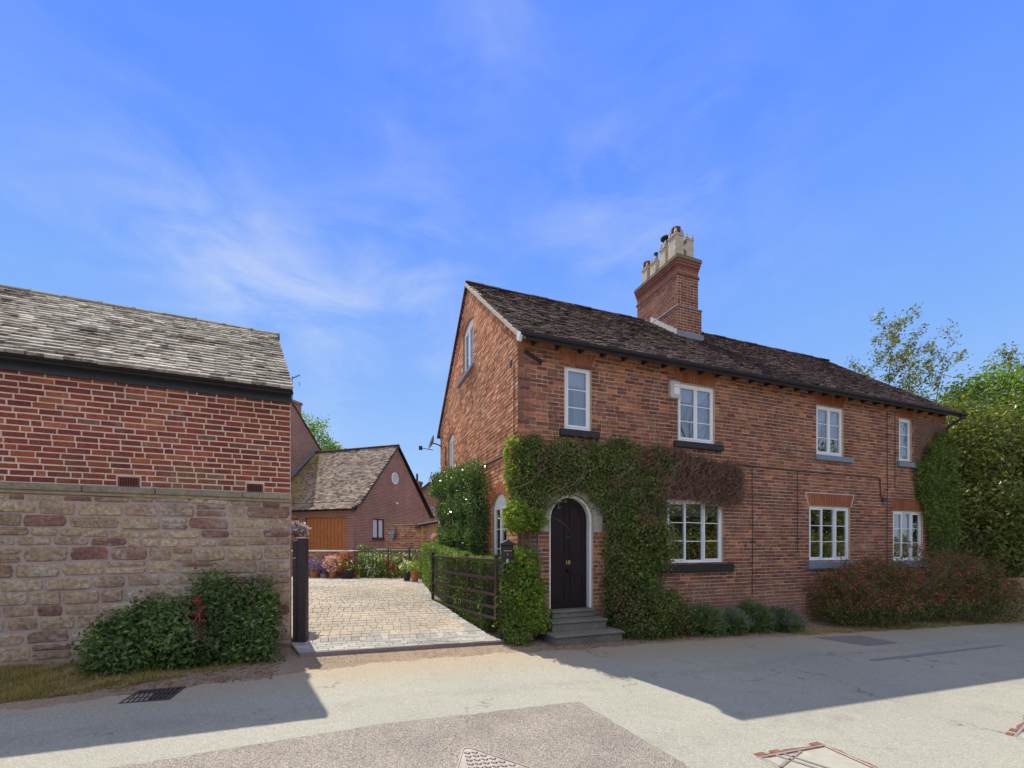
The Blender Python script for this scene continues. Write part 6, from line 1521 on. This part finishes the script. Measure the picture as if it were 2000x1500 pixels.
# stone pillar right
q = MB(); q.box(-.45, .9, -.25, .25, -.6, .75); sp_ = q.obj('stone_pillar', M_fmort, None, Matrix.Translation((14.2, 12.15, 0)) @ Matrix.Rotation(ANG, 4, 'Z')); tag(sp_, 'weathered sandstone boundary pillar at the right edge of view', 'pillar')
sv = [stone_mesh('stone', M_stone, 140 + k) for k in range(5)]; z = -.6; r = random.Random(6)
while z < .74:
    x = -.45
    while x < .88:
        w_ = min(r.uniform(.25, .45), .9 - x); o_ = bpy.data.objects.new('stone', r.choice(sv)); COL.objects.link(o_); o_.parent = sp_; o_.location = (x + w_ / 2, -.23, z + .075); o_.scale = (w_ - .015, .04, .135); x += w_
    z += .15
# pots by the low wall
def pot_plant(x, y, r_, h, potmat, fmat, label, seed, spread=1.3, fh=.3, n=900, leafm=M_lime, name='flower_pot', cat='flower pot', nf=500, fs=.05):
    g0 = bed(x, y) + .06; o = empty(name, (x, y, g0), 0, label, cat)
    q = MB(); q.lathe([(0, 0), (r_ * .68, 0), (r_ * .95, h * .85), (r_ * 1.04, h * .85), (r_ * 1.04, h), (r_ * .9, h), (r_ * .86, h * .88), (0, h * .88)], 18); q.obj('pot', potmat, o)
    Pp, Dd = blob_points([((0, 0, h + fh * .4), (r_ * spread, r_ * spread, fh))], n, 6, .03, seed=seed, shell=(.2, 1.05), zmin=h * .7); leaf_obj('foliage', Pp, Dd, .05, leafm, o, seed=seed)
    if fmat is not None:
        Pp, Dd = blob_points([((0, 0, h + fh * .5), (r_ * spread * 1.05, r_ * spread * 1.05, fh * 1.05))], nf, 4, .03, seed=seed + 3, shell=(.8, 1.1), zmin=h * .7); leaf_obj('blooms', Pp, Dd, fs, fmat, o, seed=seed, aspect=.9)
pot_plant(-7.05, 15.6, .19, .32, M_terra, M_purple, 'terracotta pot of purple flowers, first by the barn', 201, 1.8, .22, leafm=M_lavl)
pot_plant(-6.72, 15.55, .14, .16, simple('mottled_grey_pot', (.4, .38, .36), .7, .5, 30), M_purple, 'small mottled grey bowl between the two terracotta pots', 204, 1.3, .18, 400)
pot_plant(-6.40, 15.55, .16, .34, M_terra, M_pink, 'terracotta pot overflowing with pink petunias', 207, 1.9, .3, nf=800)
pot_plant(-5.85, 15.5, .26, .28, M_bluepot, M_whitefl, 'dark trough pot with white flowers beside the brick pier', 210, 1.1, .25, nf=60)
pot_plant(-6.02, 15.6, .12, .45, M_terra, M_salmon, 'stacked salmon pot in front of the brick pier', 213, 1.5, .35, leafm=M_salmon)
pot_plant(-3.62, 15.0, .15, .40, M_bluepot, M_whitefl, 'black pot of white flowers near the hedge end', 216, 1.3, .2, nf=160, leafm=M_lime)
pot_plant(-3.28, 14.7, .15, .36, M_terra, None, 'terracotta pot of yellow-green leaves against the hedge end', 219, 1.4, .28, leafm=M_lime)
# flower bed behind railing
fb = plant('flower_bed', 'mixed flower bed of green shrubs, cream leaves and red blooms behind the railing', 'flower bed'); 
ell = [((-5.2, 16.3, .75), (.5, .35, .65)), ((-4.6, 16.4, .7), (.5, .35, .6)), ((-4.1, 16.5, .75), (.45, .35, .6)), ((-3.6, 16.5, .7), (.5, .35, .7)), ((-5.5, 16.4, 1.0), (.4, .3, .6))]
Pp, Dd = blob_points(ell, 15000, seed=231, sig=.07, zmin=gz, lumps=.35, shell=(.3, 1.05)); leaf_obj('foliage', Pp, Dd, .075, M_hedge, fb, seed=232)
Pp, Dd = blob_points(ell[:3], 700, 5, .06, seed=235, shell=(.9, 1.08)); leaf_obj('cream_blooms', Pp, Dd, .07, M_whitefl, fb, seed=236, aspect=.8)
Pp, Dd = blob_points([((-4.55, 16.05, .95), (.2, .15, .2))], 50, 5, .03, seed=237); leaf_obj('red_blooms', Pp, Dd, .11, M_redfl, fb, seed=238, aspect=.8)
# hanging baskets
def basket(x, y, z, r_, label, fm, seed, hook):
    o = empty('hanging_basket', (x, y, z), 0, label, 'hanging basket'); q = MB(); q.lathe([(0, -r_ * .85), (r_ * .5, -r_ * .7), (r_ * .85, -r_ * .35), (r_, 0), (r_ * .9, 0), (0, -.02)], 16); q.obj('basket', simple('coir', (.2, .1, .05), .95, .3), o)
    Pp, Dd = blob_points([((0, 0, r_ * .25), (r_ * 1.2, r_ * 1.2, r_ * .7))], 900, 6, .03, seed=seed, shell=(.4, 1.05)); leaf_obj('foliage', Pp, Dd, .05, M_lime, o, seed=seed)
    Pp, Dd = blob_points([((0, 0, r_ * .25), (r_ * 1.3, r_ * 1.3, r_ * .85))], 700, 5, .03, seed=seed + 1, shell=(.9, 1.1)); leaf_obj('blooms', Pp, Dd, .05, fm, o, seed=seed, aspect=.9)
    q = MB()
    for a in (0, 2.1, 4.2): q.tube([(r_ * math.cos(a), r_ * math.sin(a), 0), (0, 0, r_ * 2)], .004, 3)
    q.tube([(0, 0, r_ * 2), Vector(hook)], .008, 4); q.obj('chain', M_iron, o)
basket(-3.98, 8.05, 1.93, .13, 'small hanging basket of lilac petunias beside the barn corner', M_lilac, 241, (-.25, .0, .3))
basket(-2.52, 15.2, 1.86, .20, 'hanging basket of deep pink flowers above the hedge end', M_pink, 244, (.4, 0, .55))
Pr = np.random.default_rng(9); pts = np.stack([-3.62 + Pr.normal(0, .03, 60), 8.1 + Pr.normal(0, .03, 60), .0 + Pr.uniform(1.0, 1.15, 60)], -1)
# grass, left verge and right verge
def grass(name, label, poly, n, hgt, mat, seed, dens=None):
    r = np.random.default_rng(seed); P = np.array(poly); lo, hi = P.min(0), P.max(0); c = r.uniform(lo, hi, (n * 3, 2)); c = c[in_poly(c[:, 0], c[:, 1], poly)]
    m = (np.sin(c[:, 0] * 6.3 + c[:, 1] * 4) + np.sin(c[:, 0] * 13.1 - c[:, 1] * 9) + r.normal(0, .9, len(c))) > -.4; c = c[m][:n]; n = len(c)
    x = C0[0] + c[:, 0] * AX[0] + c[:, 1] * BX[0]; y = C0[1] + c[:, 0] * AX[1] + c[:, 1] * BX[1]; b = np.stack([x, y, gz(x, y)], -1)
    d = r.normal(0, 1, (n, 3)) * np.array([1, 1, .0]); d[:, 2] = r.uniform(.25, 1.2, n); d /= np.linalg.norm(d, axis=1, keepdims=True); h = hgt * r.uniform(.4, 1.3, (n, 1))
    s_ = np.stack([-d[:, 1], d[:, 0], 0 * d[:, 0]], -1); s_ /= np.linalg.norm(s_, axis=1, keepdims=True) + 1e-6
    V = np.stack([b - s_ * .0028, b + s_ * .0028, b + d * h], 1); F = np.arange(n * 3).reshape(-1, 3); o = mobj(name, fast_mesh(name, V, F, mat)); return tag(o, label, None, None, 'stuff')
grass('verge_grass', 'dry yellow-green grass verge below the sandstone wall', [(-9, .3), (-9, -1.6), (-6.05, -1.5), (-5.2, -1.3), (-4.9, -.9), (-5.3, -.3), (-6.1, .1)], 42000, .085, M_grass, 301)
grass('sparse_grass', 'sparse dry grass and litter at the foot of the laurels', [(-5.2, -1.2), (-4.4, -.85), (-3.9, -.4), (-4.2, -.3), (-5.1, -.7)], 3500, .05, M_grass, 302)
grass('right_verge_grass', 'thin dry grass along the road edge below the fuchsias', [(5.6, -.9), (5.6, -1.15), (9, -1.33), (13.5, -1.42), (18, -1.45), (18, -.9), (13, -1.0), (9, -.95)], 14000, .08, M_grass, 303)
grass('wall_foot_weeds', 'small weeds and dry grass tufts at the foot of the cottage wall', [(1.9, -.2), (1.9, -.85), (5.6, -.95), (6.8, -1.0), (6.8, -.2)], 3500, .07, M_grass, 304)
# litter of fallen leaves
r = np.random.default_rng(12); n = 2600
S = np.concatenate([r.uniform(-6, -3.7, n // 2), r.uniform(-.2, 7, n // 2)]); Vv = np.where(S < -3, r.uniform(-1.4, -.2, n), r.uniform(-.95, -.1, n)); x = C0[0] + S * AX[0] + Vv * BX[0]; y = C0[1] + S * AX[1] + Vv * BX[1]
fl = leaf_obj('fallen_leaves', np.stack([x, y, gz(x, y) + .012], -1), np.tile([0, 0, 3.], (n, 1)), .035, M_fallen, None, 'stuff', seed=13, flat=2); tag(fl, 'brown leaf litter scattered along the foot of both walls')
# gravel chips on the dirt apron
n = 5000; S = r.uniform(-4.2, 6, n); Vv = r.normal(-.62, .22, n); x = C0[0] + S * AX[0] + Vv * BX[0]; y = C0[1] + S * AX[1] + Vv * BX[1]
ok = ~((S > -3.55) & (S < -.35) & (Vv > -.42)); x, y = x[ok], y[ok]
gr_ = leaf_obj('loose_grit', np.stack([x, y, gz(x, y) + .008], -1), np.tile([0, 0, 1.], (len(x), 1)), .012, simple('grit', (.36, .29, .22), .9, .3, 40), None, 'stuff', aspect=.9, seed=14, flat=1); tag(gr_, 'loose grit scattered where the drive meets the road')

ee = [(tuple(H3(s, 1.2 + .4 * math.sin(s * 2), 1.1)), (1.7, 1.0, 1.5 + .3 * math.sin(s * 1.7))) for s in np.arange(18.5, 48, 2.0)]
o = plant('field_hedge', 'rough field hedge running on along the lane past the fuchsias', 'hedge'); Pp, Dd = blob_points(ee, 26000, 12, .14, seed=421, shell=(.6, 1.05), zmin=gz); leaf_obj('foliage', Pp, Dd, .17, M_tree, o, seed=422)
# ------------------------------------------------------------------ across the lane, behind the viewpoint: what the window panes reflect
for k, (s0, s1, v0, hh, lab) in enumerate(((-6, 40, -10.2, 2.3, 'tall unclipped hedge on the opposite side of the lane'),)):
    r = np.random.default_rng(400); ee = [(tuple(H3(s, v0 + .3 * math.sin(s), hh * .45)), (1.3, .8, hh * .55)) for s in np.arange(s0, s1, 1.4)]
    o = plant('lane_hedge', lab, 'hedge'); Pp, Dd = blob_points(ee, 42000, 12, .12, seed=401, shell=(.7, 1.05), zmin=gz); leaf_obj('foliage', Pp, Dd, .16, M_far, o, seed=402)
for k, (s, v, h) in enumerate(((13.5, -13.2, 6.8), (20.5, -13.5, 7.4), (28.5, -14.5, 8.6))):
    x, y = W2(s, v); tree('field_tree', ('broad dark tree reflected in the ground-floor windows, left of three', 'middle broad tree reflected in the ground-floor windows', 'right broad tree reflected in the ground-floor windows')[k], (x, y), h, [((x, y, h * .5), (3.4, 2.4, h * .48)), ((x + 2.4, y + .6, h * .4), (2.4, 2, h * .4)), ((x - 2.4, y - .6, h * .4), (2.4, 2, h * .4))], 16000, .32, M_tree, 410 + k * 3, sig=.3, group='trees across the lane')
print('tris', sum(len(o.data.loops) - 2 * len(o.data.polygons) for o in bpy.data.objects if o.type == 'MESH'), 'objects', len(bpy.data.objects))
